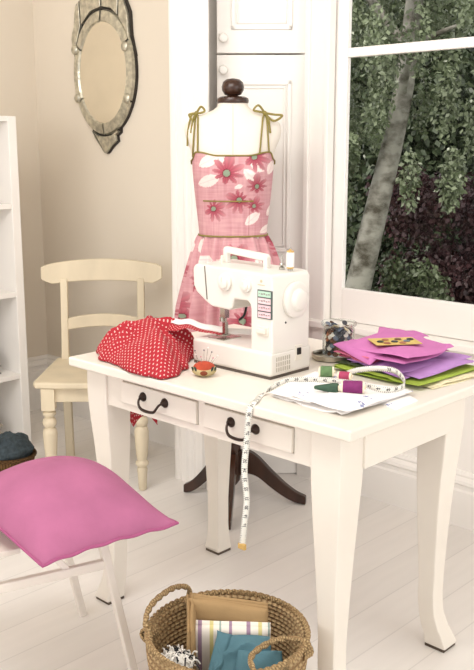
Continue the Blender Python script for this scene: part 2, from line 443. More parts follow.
# ------------------------------------------------------------------ cream chair
ch = thing('wooden_chair', 'cream painted wooden chair with turned front legs under the mirror', 'chair', (-.803, .722, 0), math.radians(46.5))
mb = MB()
for i in range(1):
    R = []
    hw = lambda y: .235 - .035 * (y + .22) / .44
    N = 10
    out = []
    for (x, y) in ((-.228, -.215), (-.1, -.232), (.1, -.232), (.228, -.215), (.238, -.19), (.205, .2), (.19, .215), (-.19, .215), (-.205, .2), (-.238, -.19)):
        out.append((x, y))
    mb.prism(out, .43, .457, 'Z')
mb.build('seat', CHAIR, ch, bevel=.009, local=True, seg=3)
mb = MB(); mb.box(-.165, .165, -.2, -.178, .372, .43); mb.build('front_apron', CHAIR, ch, bevel=.003, local=True)
for x in (-.185, .165):
    mb = MB(); mb.box(x, x + .02, -.17, .17, .375, .43); mb.build('side_apron', CHAIR, ch, bevel=.003, local=True)
mb = MB(); mb.box(-.15, .15, .17, .19, .375, .43); mb.build('rear_apron', CHAIR, ch, bevel=.003, local=True)
turn = [(.012, 0), (.016, .004), (.019, .06), (.021, .09), (.017, .098), (.026, .108), (.026, .118), (.018, .126), (.022, .14), (.027, .2), (.029, .245), (.025, .262), (.018, .268), (.026, .278), (.028, .29), (.024, .303), (.017, .308), (.02, .314), (.026, .32), (.026, .33), (.018, .336), (.022, .345)]
for x in (-.180, .180):
    mb = MB(); mb.lathe(turn, (x, -.19, 0), 20); mb.box(x - .026, x + .026, -.216, -.164, .342, .43); mb.build('front_leg', CHAIR, ch, local=True)
def backy(z): return .19 + (.03 if z < .4 else 0) * (1 - z / .4) + max(0, z - .43) * .14
for sx in (-1, 1):
    mb = MB(); R = []
    for z in (0, .1, .2, .3, .43, .5, .6, .7, .8):
        x = sx * (.163 + .004 * max(0, z - .4)); y = backy(z); w = .016 if z > .45 else .018; d = .018 if z < .5 else .014
        R.append([(x - w, y - d, z), (x + w, y - d, z), (x + w, y + d, z), (x - w, y + d, z)])
    mb.loft(R); mb.build('back_post', CHAIR, ch, bevel=.005, local=True)
def rail(name, hw, zlo, zhi, bow, ends, th=.011, yoff=0):
    mb = MB(); R = []
    for k in range(25):
        s = -1 + k / 12; x = hw * s; y = backy((zlo(0) + zhi(0)) / 2) + yoff + bow * (1 - s * s) - bow * .6
        a, b = zlo(s), zhi(s)
        R.append([(x, y - th, a), (x, y + th, a), (x, y + th + (b - a) * .12, b), (x, y - th + (b - a) * .12, b)])
    mb.loft(R); mb.build(name, CHAIR, ch, bevel=.005, local=True)
rail('top_rail', .258, lambda s: .772 + .016 * (1 - s * s) - .0 * abs(s) + .028 * max(0, abs(s) - .86) / .14, lambda s: .856 + .024 * (1 - s * s) - .006 * max(0, abs(s) - .9) / .1, .035, 0, .012, -.004)
rail('middle_rail', .15, lambda s: .580 + .012 * (1 - s * s), lambda s: .630 + .016 * (1 - s * s), .012, 0, .009)

# ------------------------------------------------------------------ sewing table
L_, W_, H_ = 1.01, .69, .76
tb = thing('sewing_table', 'white painted two-drawer table with curved tapering legs', 'table', (.505, .32, 0))
mb = MB(); mb.box(0, L_, 0, W_, H_ - .027, H_); mb.build('tabletop', TABLEW, tb, bevel=.006, seg=3)
ILX0, ILX1, ILY0, ILY1 = .037, .973, .037, .573
dtab = [(0, 0), (.012, .0), (.03, .010), (.06, .024), (.1, .034), (.16, .038), (.22, .037), (.3, .033), (.4, .026), (.5, .016), (.57, .007), (.63, .001), (.66, 0), (.74, 0)]
wtab = [(0, .066), (.012, .066), (.04, .058), (.1, .051), (.2, .051), (.3, .058), (.4, .067), (.5, .077), (.6, .086), (.66, .088), (.74, .088)]
FOOTP = mat('dark_foot_pad', '54463a', .7)
for cx, sx in ((ILX0, 1), (ILX1, -1)):
    for cy, sy in ((ILY0, 1), (ILY1, -1)):
        mb = MB(); R = []
        for z in [.008, .012, .02, .03, .045, .06, .08, .1, .13, .16, .2, .25, .3, .35, .4, .43, .46, .5, .535, .57, .6, .63, .66, .733]:
            d = interp(dtab, z) * .62; w = interp(wtab, z)
            dx = d + (.014 * sm(.02, .12, z) if sx < 0 else 0)
            a, b = cx + sx * dx, cx + sx * (dx + w); c, e = cy + sy * d, cy + sy * (d + w)
            R.append([(a, c, z), (b, c, z), (b, e, z), (a, e, z)])
        mb.loft(R); lg = mb.build('leg', TABLEW, tb, bevel=.004)
        mb = MB(); mb.box(min(cx + sx * .004, cx + sx * .064), max(cx + sx * .004, cx + sx * .064), min(cy + sy * .004, cy + sy * .064), max(cy + sy * .004, cy + sy * .064), 0, .008); mb.build('foot_pad', FOOTP, lg)
AZ = .632
mb = MB(); ya, yb = .045, .063
for x0, x1, z0, z1 in ((.12, .89, AZ, .652), (.12, .89, .718, .734), (.12, .192, .652, .718), (.497, .521, .652, .718), (.818, .89, .652, .718)):
    mb.box(x0, x1, ya, yb, z0, z1)
mb.build('front_apron', TABLEW, tb, smooth=False)
for x in (.045, .947):
    mb = MB(); mb.box(x, x + .018, .12, .50, AZ, .733); mb.build('side_apron', TABLEW, tb, bevel=.002)
mb = MB(); mb.box(.12, .89, .547, .565, AZ, .733); mb.build('rear_apron', TABLEW, tb, bevel=.002)
DARKGAP = mat('drawer_gap', '8d8172', .8)
for x0, x1, hx0, hx1 in ((.194, .495, .290, .378), (.523, .816, .622, .704)):
    mb = MB(); mb.box(x0, x1, .036, .054, .654, .715); dr = mb.build('drawer', TABLEW, tb, bevel=.003)
    mb = MB(); mb.box(x0 + .01, x1 - .01, .054, .42, .658, .712); mb.build('drawer_box', TABLEW, dr, smooth=False)
    mb = MB()
    for hx in (hx0, hx1):
        mb.lathe([(.013, 0), (.013, .003), (.010, .006), (.008, .009), (.006, .012), (.001, .013)], (hx, .036, .689), 18, Matrix.Rotation(PI / 2, 4, 'X'))
    c = (hx0 + hx1) / 2; r = (hx1 - hx0) / 2
    path = catmull([(hx0, .026, .689), (hx0 + .004, .016, .684), (hx0 + .009, .011, .674), (c - r * .55, .010, .664), (c, .010, .661), (c + r * .55, .010, .664), (hx1 - .009, .011, .674), (hx1 - .004, .016, .684), (hx1, .026, .689)], 5)
    n_ = len(path)
    mb.tube(path, [.0042 - .0012 * abs(2 * i / (n_ - 1) - 1) for i in range(n_)], 8)
    mb.build('handle', IRON, dr)

# ------------------------------------------------------------------ dress form + dress
DC = Vector((-.213, .907, 0))
RX = Vector((.72, .694, 0)); RY = Vector((-.694, .72, 0))      # right / away from viewer-facing front
def DP(x, y, z): return DC + RX * x + RY * y + Vector((0, 0, z))
df = thing('dress_form', 'cream dressmaker dummy with dark wooden finial on a tripod stand', 'mannequin', (DC.x, DC.y, 0))
# torso half width / half depth by height
tw = [(.80, .165), (.88, .165), (.95, .14), (1.03, .118), (1.08, .122), (1.15, .130), (1.21, .136), (1.27, .141), (1.31, .143), (1.35, .157), (1.385, .172), (1.415, .176), (1.438, .168), (1.458, .135), (1.468, .105), (1.478, .075), (1.49, .058), (1.505, .052)]
td = [(.80, .11), (.9, .105), (1.03, .085), (1.12, .095), (1.21, .115), (1.26, .118), (1.31, .105), (1.36, .09), (1.42, .075), (1.46, .06), (1.49, .052), (1.505, .05)]
def torso(th, z, off=0):
    w = interp(tw, z) + off; d = interp(td, z) + off
    c, s = math.cos(th), math.sin(th)
    e = .9
    return DP(w * math.copysign(abs(c) ** e, c), d * math.copysign(abs(s) ** e, s), z)
mb = MB(); zs = [.80 + (1.505 - .80) * k / 60 for k in range(61)]
mb.loft([[torso(2 * PI * i / 48, z) for i in range(48)] for z in zs]); mb.build('torso', DUMMY, df)
mb = MB(); mb.tube([torso(PI * 1.5, 1.30 + .0066 * k, .0004) for k in range(31)], .0009, 6); mb.build('front_seam', mat('seam_thread', 'cbbfae', .9), df)
mb = MB(); mb.lathe([(.05, 1.503), (.056, 1.506), (.058, 1.514), (.055, 1.523), (.044, 1.528), (.022, 1.529), (.02, 1.532), (.03, 1.535), (.039, 1.55), (.0405, 1.562), (.036, 1.578), (.024, 1.588), (.001, 1.592)], DC, 28); mb.build('finial', DWOOD, df)
mb = MB(); mb.lathe([(.019, .17), (.019, .42), (.024, .43), (.03, .445), (.028, .46), (.02, .475), (.018, .82)], DC, 20)
mb.lathe([(.014, .06), (.028, .08), (.03, .1), (.03, .26), (.026, .29), (.019, .31)], DC, 20); mb.build('column', DWOOD, df)
for (tx, ty) in ((-.405, .826), (-.018, .672), (.03, 1.06)):
    d = Vector((tx - DC.x, ty - DC.y, 0)); Ln = d.length; d.normalize(); sd = Vector((-d.y, d.x, 0))
    cv = catmull([(.01, .150), (.18 * Ln, .165), (.34 * Ln, .148), (.52 * Ln, .102), (.70 * Ln, .060), (.86 * Ln, .032), (Ln, .019)], 6); R = []
    for i, p in enumerate(cv):
        tt = i / (len(cv) - 1); h = .088 * (1 - tt) + .026 * tt; w = .017 * (1 - tt) + .014 * tt
        q = DC + d * p.x; zc = max(p.y, h * .70 + .001)
        R.append([q - sd * w + Vector((0, 0, zc - h * .7)), q + sd * w + Vector((0, 0, zc - h * .7)), q + sd * w + Vector((0, 0, zc + h * .5)), q - sd * w + Vector((0, 0, zc + h * .5))])
    mb = MB(); mb.loft(R); mb.build('tripod_leg', DWOOD, df, bevel=.006)

# dress: painted print
PINK = lin('d9a9ac')[:3]; PINK2 = lin('c58a91')[:3]; DPINK = lin('b23a52')[:3]; DPINK2 = lin('8f2a40')[:3]; PALE = lin('f6e6df')[:3]; GREYG = lin('8d9a84')[:3]; BROWN = lin('5c2c33')[:3]
def lerp3(a, b, t): return tuple(x + (y - x) * t for x, y in zip(a, b))
rnd = random.Random(11)
# flowers: (arc x, z, radius, spin);  leaves: (x, z, length, angle)
FL = [(-.022, 1.262, .070, .2), (.075, 1.318, .06, .9), (.022, 1.168, .055, 2.0), (-.07, 1.135, .05, 1.1), (.075, 1.145, .04, .4), (.085, 1.215, .045, 0), (0, .96, .065, .7), (-.12, .87, .06, .3), (.10, .90, .06, 1.9), (.17, 1.02, .05, .2), (-.2, .78, .06, .6), (.02, .74, .06, 1.5), (.2, .76, .06, .1), (-.1, .62, .06, .9), (.12, .6, .06, 2.2)]
LV = [(-.085, 1.305, .078, .5), (-.035, 1.318, .066, -.9), (-.085, 1.235, .080, .35), (.065, 1.25, .07, 2.4), (.085, 1.285, .06, -.6), (.135, 1.28, .05, 1.2), (.07, 1.10, .065, .7), (.14, 1.13, .055, .9), (.12, 1.06, .05, .5), (-.06, .93, .06, 1.0), (.06, .95, .06, -.5), (-.02, .87, .06, .3), (.02, 1.215, .03, .3)]
for i in range(26):
    a = rnd.uniform(.3, 1.2) * rnd.choice((-1, 1)); FL.append((a * .55, rnd.uniform(.5, 1.0), .05, rnd.uniform(0, 6)))
    LV.append((rnd.uniform(-.6, .6), rnd.uniform(.5, 1.0), .06, rnd.uniform(-1.5, 1.5)))
def print_col(x, z):
    n1 = nz((x * 3, z * 40, 0), 6, 2) * .5 + nz((x * 60, z * 4, 0), 3, 5) * .5
    c = lerp3(PINK, PINK2, max(0, min(1, .45 + .9 * n1)))
    for (lx, lz, ln, an) in LV:
        dx, dz = x - lx, z - lz
        if abs(dx) > ln or abs(dz) > ln: continue
        u = dx * math.cos(an) + dz * math.sin(an); v = -dx * math.sin(an) + dz * math.cos(an)
        q = (u / (ln * .52)); 
        if abs(q) < 1 and abs(v) < ln * .26 * (1 - q * q) ** .8:
            c = lerp3(PALE, PINK, .12 + .25 * max(0, nz((u * 50, v * 50, 1), 2))) if abs(v) > .0012 else lerp3(PALE, PINK, .5)
    for (fx, fz, r, sp) in FL:
        dx, dz = x - fx, z - fz; d = math.hypot(dx, dz)
        if d > r: continue
        a = math.atan2(dz, dx) + sp
        k = r * (.42 + .58 * abs(math.cos(4 * a + .8 * math.sin(a * 2))) ** 1.1) * (.8 + .25 * math.sin(a * 1.0 + sp))
        if d < k: c = lerp3(lerp3(DPINK, DPINK2, .5 + .5 * math.cos(16 * a)), PINK, min(.62, .05 + .62 * (d / r) ** 1.5))
        if d < r * .22: c = GREYG if d < r * .17 else lerp3(BROWN, DPINK, .3)
    if 1.04 < z < 1.16 and abs(x - .062 + (1.16 - z) * .06) < .0012: c = lerp3(c, DPINK2, .45)
    return (*c, 1)
dress = thing('sundress', 'pink floral strappy sundress with olive trim worn by the dress form', 'dress', (DC.x, DC.y, .45))
def topz(th):   # neckline: square, dipping a little to the sides
    f = max(0, -math.sin(th)); c = abs(math.cos(th))
    return 1.322 + .012 * sm(.3, .75, c) - .03 * sm(.8, 1, c) if f > 0 else 1.292
def bod(u, v):
    th = 2 * PI * u; z = 1.033 + (topz(th) - 1.033) * v
    p = torso(th, z, .006); s = math.sin(th)
    if s < 0:   # bust fullness
        for bx in (-.07, .07):
            x = (p - DC).dot(RX); g = math.exp(-((x - bx) / .055) ** 2 - ((z - 1.265) / .05) ** 2); p = p - RY * .022 * g
    return p
NU, NV = 300, 110
mb = MB(); mb.grid(bod, NU, NV, closed_u=True)
cols = []
for j in range(NV + 1):
    for i in range(NU):
        p = Vector(bod(i / NU, j / NV)); th = 2 * PI * i / NU; x = (p - DC).dot(RX)
        if math.sin(th) > 0: x = math.copysign(.32 - abs(x), x)
        cols.append(print_col(x, p.z))
mb.build('bodice', DRESS, dress, colors=cols)
# skirt with gathers
HEM = .44
def skirt(u, v):
    th = 2 * PI * u; z = 1.036 - (1.036 - HEM) * v
    sv = v ** .65
    w = .121 + .108 * sv; d = .089 + .105 * sv
    fold = (.35 + .65 * abs(math.cos(th))) * (.006 + .024 * min(1, v * 2.2)) * (math.sin(th * 17 + 1.5 * math.sin(3 * th)) + .4 * math.sin(th * 31 + 2))
    return DP(.014 * sv + (w + fold) * math.cos(th), (d + fold) * math.sin(th), z)
NU, NV = 360, 150
mb = MB(); mb.grid(skirt, NU, NV, closed_u=True)
cols = []
for j in range(NV + 1):
    for i in range(NU):
        th = 2 * PI * i / NU; z = 1.036 - (1.036 - HEM) * j / NV
        a = th + PI / 2; a = (a + PI) % (2 * PI) - PI
        cols.append(print_col(a * (.12 + .06 * j / NV), z))
sk = mb.build('skirt', DRESS, dress, colors=cols)
def band(name, fz, off, r, t0=0, t1=2 * PI, n=80, closed=True, parent=dress):
    mb = MB(); pts = []
    for i in range(n):
        th = t0 + (t1 - t0) * i / (n if closed else n - 1); pts.append(fz(th))
    mb.tube(pts, r, 8, closed); return mb.build(name, OLIVE, parent)
def onb(th, z, o=.009):
    v = (z - 1.033) / (topz(th) - 1.033); p = Vector(bod((th / (2 * PI)) % 1, v)); d = p - DC; d.z = 0
    return p + d.normalized() * (o - .006)
band('neckline_piping', lambda th: onb(th, topz(th)), 0, .0028)
band('waist_piping', lambda th: torso(th, 1.036, .0085), 0, .0032)
band('underbust_piping', lambda th: onb(th, 1.163), 0, .0025, PI * 1.24, PI * 1.66, 30, False)
# straps and bows
def strap_path(th0, z0, th1, z1, o):
    P = []
    for k in range(13):
        t = k / 12; th = th0 + (th1 - th0) * t; z = z0 + (z1 - z0) * t
        P.append(torso(th, z, o))
    return P
def front_pt(x, z, o):
    w = interp(tw, z); d = interp(td, z)
    return DP(x, -d * math.sqrt(max(0, 1 - min(1, abs(x) / w) ** 2)) - o, z)
for sx, xs, kx in ((-1, ((-.126, -.124), (-.145, -.134)), -.130), (1, ((.094, .106), (.130, .120)), .113)):
    k = front_pt(kx, 1.458, .008) + Vector((0, 0, .012))
    for q, (xa, xb) in enumerate(xs):
        n_ = 12; P = []
        for m_ in range(n_ + 1):
            t = m_ / n_; x = xa + (xb - xa) * t; z = 1.318 + (1.452 - 1.318) * t; P.append(front_pt(x, z, .012 - .004 * t))
        path = P + [k]
        if q == 0: path += strap_path(PI * .5 - sx * .9, 1.455, PI * .5 - sx * .9, 1.29, .009)
        mb = MB(); mb.tube(path, .0032, 6); mb.build('strap', OLIVE, dress)
    mb = MB(); mb.ball(k, .008, 8)
    for s2, (hx, hz) in enumerate((((-.04, .016), (.062, -.016)) if sx > 0 else ((-.026, -.012), (.030, .012)))):
        p1 = k + RX * hx * .55 + Vector((0, 0, hz + .010)) - RY * .01; p2 = k + RX * hx + Vector((0, 0, hz * .6)) - RY * .014; p3 = k + RX * hx * .5 + Vector((0, 0, hz - .012)) - RY * .012
        mb.tube(catmull([k, p1, p2, p3, k], 6), .004, 6)
    mb.tube(catmull([k, k + RX * .012 * sx + Vector((0, 0, -.02)) - RY * .015, k + RX * .02 * sx + Vector((0, 0, -.07)) - RY * .02], 6), .0036, 6)
    if sx < 0: mb.tube(catmull([k, k - RX * .018 + Vector((0, 0, -.01)) - RY * .012, k - RX * .030 + Vector((0, 0, -.06)) - RY * .01, k - RX * .034 + Vector((0, 0, -.115))], 6), .0036, 6)
    mb.build('bow', OLIVE, dress)

# ------------------------------------------------------------------ sewing machine
TZ = H_
X0, X1, Y0, Y1 = .310, .604, .2, .366
sw = thing('sewing_machine', 'white sewing machine with carrying handle on the table', 'sewing machine', (.465, .29, TZ))
mb = MB(); mb.box(X0 + .004, X1 - .004, Y0 + .004, Y1 - .004, TZ, TZ + .008); mb.build('base_gasket', mat('dark_gasket', '5a5048', .6), sw)
mb = MB(); mb.box(X0, X1, Y0, Y1, TZ + .006, .832); mb.build('bed', MACH, sw, bevel=.010, seg=4)
# upright column and arm share one shell
prof = [(X0 + .002, 1.03), (X0, 1.02), (X0 + .002, .98), (X0 + .012, .962), (.36, .938), (.385, .927), (.448, .925), (.458, .93), (.466, .953), (.47, .957), (.516, .957), (.524, .951), (.528, .94), (.528, .825), (X1, .825), (X1, 1.02), (X1 - .008, 1.033), (.50, 1.036), (X0 + .012, 1.039)]
mb = MB(); mb.prism(prof, Y0 + .006, Y1 - .01, 'Y'); mb.build('arm_housing', MACH, sw, bevel=.011, seg=4)
mb = MB(); mb.prism([(X0 + .046, 1.036), (X0 + .049, 1.036), (X0 + .058, .945), (X0 + .055, .945)], Y0 + .0045, Y0 + .008, 'Y'); mb.build('face_seam', mat('seam_grey', '6b645c', .6), sw, smooth=False)
def dial(x, z, r, h, name):
    mb = MB(); Q = Matrix.Rotation(PI / 2, 4, 'X')
    mb.lathe([(r, 0), (r, h * .5), (r * .94, h * .6), (r * .72, h * .62), (r * .68, h), (r * .6, h * 1.08), (.001, h * 1.08)], (x, Y0 + .006, z), 28, Q)
    d = mb.build(name, MACH, sw)
    mb = MB(); mb.box(x - .001, x + .001, Y0 + .004 - h * 1.1, Y0 + .006 - h, z + .004, z + r * .6); mb.build('pointer_mark', MACH2, d, smooth=False)
dial(.437, 1.000, .024, .014, 'stitch_dial'); dial(.513, .999, .019, .013, 'tension_dial')
# stitch chart
t = bpy.data.objects.new
mb = MB(); mb.box(.554, .603, Y0 + .0035, Y0 + .008, .919, .993); chart = mb.build('stitch_chart', mat('chart_dark', '56605c', .5), sw, smooth=False)
for k, cc in enumerate(('b9d8c4', 'eccfd3', 'ecc3cb', 'efc9d0')):
    z1 = .990 - k * .018; mb = MB(); mb.box(.557, .600, Y0 + .0025, Y0 + .004, z1 - .0145, z1); mb.build('chart_row', mat('chart_row_%s' % cc, cc, .5), chart, smooth=False)
    mb = MB()
    for q in range(5): mb.box(.560 + q * .008, .5655 + q * .008, Y0 + .002, Y0 + .0028, z1 - .008 - .001 * (q % 2), z1 - .0065 + .001 * (q % 3))
    mb.build('stitch_marks', mat('chart_ink_%d' % k, '8a7f7c', .6), chart, smooth=False)
mb = MB(); mb.lathe([(.004, 0), (.004, .0012)], (.565, Y0 + .0062, 1.015), 12, Matrix.Rotation(PI / 2, 4, 'X')); mb.box(.553, .577, Y0 + .005, Y0 + .007, 1.004, 1.0065); mb.build('maker_mark', mat('mark_gold', 'cfc2a4', .4), sw)
mb = MB(); mb.box(.552, .592, Y0 + .002, Y0 + .008, .872, .898); mb.box(.556, .588, Y0 - .006, Y0 + .004, .880, .893); mb.build('reverse_lever', MACH2, sw, bevel=.003)
# end face: hand wheel, switch, vents
QX = Matrix.Rotation(PI / 2, 4, 'Y')
mb = MB(); mb.lathe([(.046, 0), (.048, .003), (.048, .012), (.044, .015), (.036, .016), (.031, .016), (.029, .018), (.027, .025), (.022, .028), (.001, .028)], (X1 - .001, .292, .962), 36, QX); mb.build('hand_wheel', MACH, sw)
mb = MB(); mb.box(X1 - .001, X1 + .002, .297, .325, .796, .838); so = mb.build('switch_plate', MACH2, sw, bevel=.001)
mb = MB(); mb.box(X1 + .001, X1 + .006, .303, .317, .812, .83); mb.build('power_switch', BLACK, so, bevel=.001)
mb = MB(); mb.ball((X1, .258, .905), .003, 6); mb.build('screw', BLACK, sw)
mb = MB()
for k in range(7):
    for q in range(3): mb.box(X1 - .001, X1 + .001, .222 + k * .0085, .226 + k * .0085, .778 + q * .014, .789 + q * .014)
mb.build('vent_slots', mat('vent_shadow', 'b9b1a4', .7), sw, smooth=False)
# handle
mb = MB()
hp = [(.350, 1.036), (.350, 1.076), (.356, 1.083), (.508, 1.073), (.515, 1.066), (.515, 1.03), (.499, 1.03), (.499, 1.054), (.366, 1.064), (.366, 1.036)]
mb.prism(hp, .283, .30, 'Y'); mb.build('carry_handle', MACH, sw, bevel=.004)
# pins on the top
mb = MB(); mb.lathe([(.008, 1.035), (.008, 1.041), (.003, 1.044), (.002, 1.075), (.001, 1.077)], (.553, .30, 0), 12); mb.lathe([(.006, 1.046), (.008, 1.049), (.006, 1.052)], (.553, .30, 0), 12); mb.build('bobbin_winder', METAL, sw)
mb = MB(); mb.lathe([(.007, 1.036), (.007, 1.040), (.0025, 1.042), (.0025, 1.095), (.001, 1.096)], (.586, .295, 0), 10); mb.build('spool_pin', METAL, sw)
mb = MB(); mb.lathe([(.012, 1.034), (.012, 1.044), (.006, 1.048), (.003, 1.055), (.001, 1.056)], (.338, .30, 0), 14); mb.lathe([(.004, 1.034), (.004, 1.058), (.001, 1.06)], (.36, .27, 0), 10); mb.build('thread_guide', MACH2, sw)
# needle assembly
NX, NY = .378, .262
mb = MB(); mb.box(NX - .009, NX + .009, NY - .009, NY + .009, .888, .935); mb.lathe([(.0025, .86), (.003, .89)], (NX + .004, NY, 0), 8); mb.lathe([(.008, .878), (.008, .889)], (NX - .004, NY - .006, 0), 12); mb.build('needle_bar', METAL, sw)
mb = MB(); mb.lathe([(.0008, .833), (.0011, .838), (.0011, .862)], (NX + .004, NY, 0), 8); mb.build('needle', METAL, sw)
mb = MB(); mb.box(NX - .012, NX + .012, NY - .022, NY + .012, .838, .8415); mb.box(NX - .006, NX + .006, NY - .004, NY + .008, .8415, .875); mb.build('presser_foot', METAL, sw, bevel=.001)
mb = MB(); mb.box(NX - .03, NX + .03, NY - .035, NY + .035, .832, .834); mb.build('needle_plate', METAL, sw)
mb = MB(); mb.tube(catmull([(.44, .285, .93), (.442, .275, .905), (.436, .268, .893), (.432, .262, .888)], 5), .0035, 8); mb.build('presser_lever', BLACK, sw)

# white thread reel on the spool pin
def spool(name, label, base, axis, R, Lh, thr, cap, group=None, cone=False, capmat=None):
    ax = Vector(axis).normalized(); Q = ax.to_track_quat('Z', 'Y').to_matrix().to_4x4()
    t = thing(name, label, 'thread spool', base, 0, group)
    mb = MB()
    if cone: prof = [(.001, .0), (R * .35, .002), (R * .95, Lh * .75), (R, Lh * .9), (R * .9, Lh)]
    else: prof = [(R * .55, .004), (R * .9, .004), (R, .008), (R * 1.0, Lh - .008), (R * .9, Lh - .004), (R * .55, Lh - .004)]
    if not cone:
        pr = [prof[0], prof[1]]
        for k in range(24):
            pr.append((R * (1.0 + (.012 if k % 2 else -.012)), .008 + (Lh - .016) * k / 23))
        prof = pr + prof[4:]
    mb.lathe(prof, base, 24, Q, True); mb.build('wound_thread', thr, t)
    mb = MB()
    if cone: mb.lathe([(R * .5, Lh), (R * .6, Lh + .001), (R * .55, Lh + .009), (R * .3, Lh + .009)], base, 20, Q)
    else:
        for a in (0, Lh - .004): mb.lathe([(R * .3, a), (R * .88, a), (R * .92, a + .002), (R * .88, a + .004), (R * .3, a + .004)], base, 20, Q)
        mb.lathe([(R * .3, -.001), (R * .3, Lh + .004)], base, 12, Q)
    mb.build('reel_ends', cap, t)
    return t
GOLD = mat('gold_card', 'cfa860', .5)
CRM = mat('cream_plastic', 'efe2c8', .45)
spool('thread_spool', 'white thread spool standing on top of the sewing machine', (.586, .295, 1.0415), (0, 0, 1), .0105, .046, WHITEC, GOLD)

# ------------------------------------------------------------------ red polka dot cloth heap
hp_out = [(180, .015, .105), (205, .075, .055), (230, .19, .028), (258, .345, .006), (278, .395, .012), (300, .408, .05), (330, .372, .115), (0, .312, .175), (30, .290, .225), (60, .24, .30), (90, .14, .33), (120, .04, .31), (150, .008, .21)]
HC = Vector((.165, .155))
OUT = []
for _, x, y in hp_out:
    d = Vector((x, y)) - HC; OUT.append((math.atan2(d.y, d.x), d.length))
OUT.sort()
def outr(a):
    a = (a + PI) % (2 * PI) - PI; n = len(OUT)
    for i in range(n):
        a0, r0 = OUT[i]; a1, r1 = OUT[(i + 1) % n]
        if i == n - 1: a1 += 2 * PI
        aa = a if a >= OUT[0][0] else a + 2 * PI
        if a0 <= aa <= a1:
            t = (aa - a0) / (a1 - a0); return r0 + (r1 - r0) * (t * t * (3 - 2 * t))
    return OUT[0][1]
def heap(u, v):
    a = 2 * PI * u; R = outr(a); t = v
    r = R * t * (1 + .035 * math.sin(9 * a + 1) * t * t)
    x = HC.x + r * math.cos(a); y = HC.y + r * math.sin(a)
    f = 1 - (.42 * t ** 1.4 + .58 * t ** 4)
    ridge = lambda k, ph: (1 - abs(math.sin(k * a / 2 + ph + .9 * t + .4 * nz((x, y, 2), 8, 9)))) ** 1.5
    h = .086 * f
    fl = sm(.12, .55, t) * sm(1.0, .8, t)
    h += fl * (.026 * ridge(5, .4) + .018 * ridge(9, 1.7) - .020)
    h += .022 * nz((x, y, 0), 8, 4) * sm(1, .7, t) + .012 * (.5 - abs(nz((x, y, 0), 15, 6))) * sm(1, .8, t)
    h += .012 * sm(1, .97, t) * .6
    return Vector((x, max(y, -.004), TZ + .003 + max(0, h)))
NU, NV = 180, 60
# arc-length parametrisation so that the dots keep their size
UVH = {}
for i in range(NU):
    s = 0; p0 = heap(i / NU, 0)
    for j in range(NV + 1):
        p = heap(i / NU, j / NV); s += (p - p0).length; p0 = p; a = 2 * PI * i / NU
        UVH[(i, j)] = (s * math.cos(a), s * math.sin(a))
mb = MB(); mb.grid(heap, NU, NV, lambda u, v: UVH[(round(u * NU) % NU, round(v * NV))], closed_u=True)
pk = thing('polka_dot_cloth', 'red cloth with white polka dots heaped beside the sewing machine', 'fabric', (.165, .155, TZ))
mb.build('heaped_cloth', POLKA, pk, solid=.0015)
# strip running to the needle with white hem
path = catmull([(.20, .21, .850), (.245, .205, .858), (.29, .22, .856), (.335, .242, .846), (.385, .272, .840), (.44, .31, .838), (.50, .35, .838)], 8)
def strip(u, v, lo, hi):
    f = u * (len(path) - 1); i = min(int(f), len(path) - 2); p = path[i].lerp(path[i + 1], f - i)
    w = lo + (hi - lo) * v
    return p + Vector((.5, -.7, 0)).normalized() * w + Vector((0, 0, .003 * math.sin(u * 26) * sm(.75, .2, u) - max(0, w) * .5 * sm(.45, 0, u) + max(0, -w) * .38))
mb = MB(); mb.grid(lambda u, v: strip(u * .62, v, -.002, .034 - .016 * u), 40, 8, lambda u, v: (u * .2, v * .04)); mb.build('sewn_strip', POLKA, pk, solid=.0012)
mb = MB(); mb.grid(lambda u, v: strip(u, v, -.026, -.001) + Vector((0, 0, .003)), 50, 6); mb.build('white_hem', WHITEC, pk, solid=.0012)
# tail hanging over the left end of the table
def tail(u, v):
    y = .17 + .19 * u; zb = .50 + .04 * abs(math.sin(u * PI * 2.0)) - .03 * u
    z = .765 + (zb - .765) * v
    return Vector((-.012 - .010 * abs(math.sin(u * 9)) * v + (.02 * (1 - v * 8) if v < .125 else 0), y + .01 * math.sin(v * 5), z + (.0 if v > .02 else .002)))
mb = MB(); mb.grid(tail, 40, 30, lambda u, v: (u * .19, v * .27)); mb.build('hanging_tail', POLKA, pk, solid=.0012)
mb = MB(); pillow(mb, [(.015, .125, TZ + .004), (.06, .10, TZ + .004), (.09, .15, TZ + .004), (.04, .17, TZ + .004)], .02, 4, amp=.003); mb.build('white_lining', WHITEC, pk)

# pin cushion
PCX, PCY = .446, .115
pc = thing('pincushion', 'small red and cream felt pincushion in front of the sewing machine', 'pincushion', (PCX, PCY, TZ))
FRED = mat('red_felt', 'b5482f', .9, .2, 50, .2, 90); FCRM = mat('cream_felt', 'bfae80', .9, .12, 50, .2, 90); FBRN = mat('brown_felt', '7a3a22', .9, .1, 50); FGRN = mat('dark_green_felt', '2f3a33', .9)
fd = Vector((.69, -.72, 0)); fr_ = Vector((.72, .69, 0))
RZ = Matrix.Rotation(math.radians(43.8), 4, 'Z')
mb = MB(); mb.ball((PCX, PCY, TZ + .018), .033, 14, (1, .85, .55), RZ); mb.build('body', FCRM, pc)
mb = MB(); mb.ball((PCX, PCY, TZ + .0225), .030, 14, (.98, .92, .58), RZ); mb.build('red_top', FRED, pc)
c = Vector((PCX, PCY, TZ)) + fd * .026 + Vector((0, 0, .014)); mb = MB(); mb.ball(c, .009, 10, (1.1, .6, .75), RZ); mb.build('nose_patch', FBRN, pc)
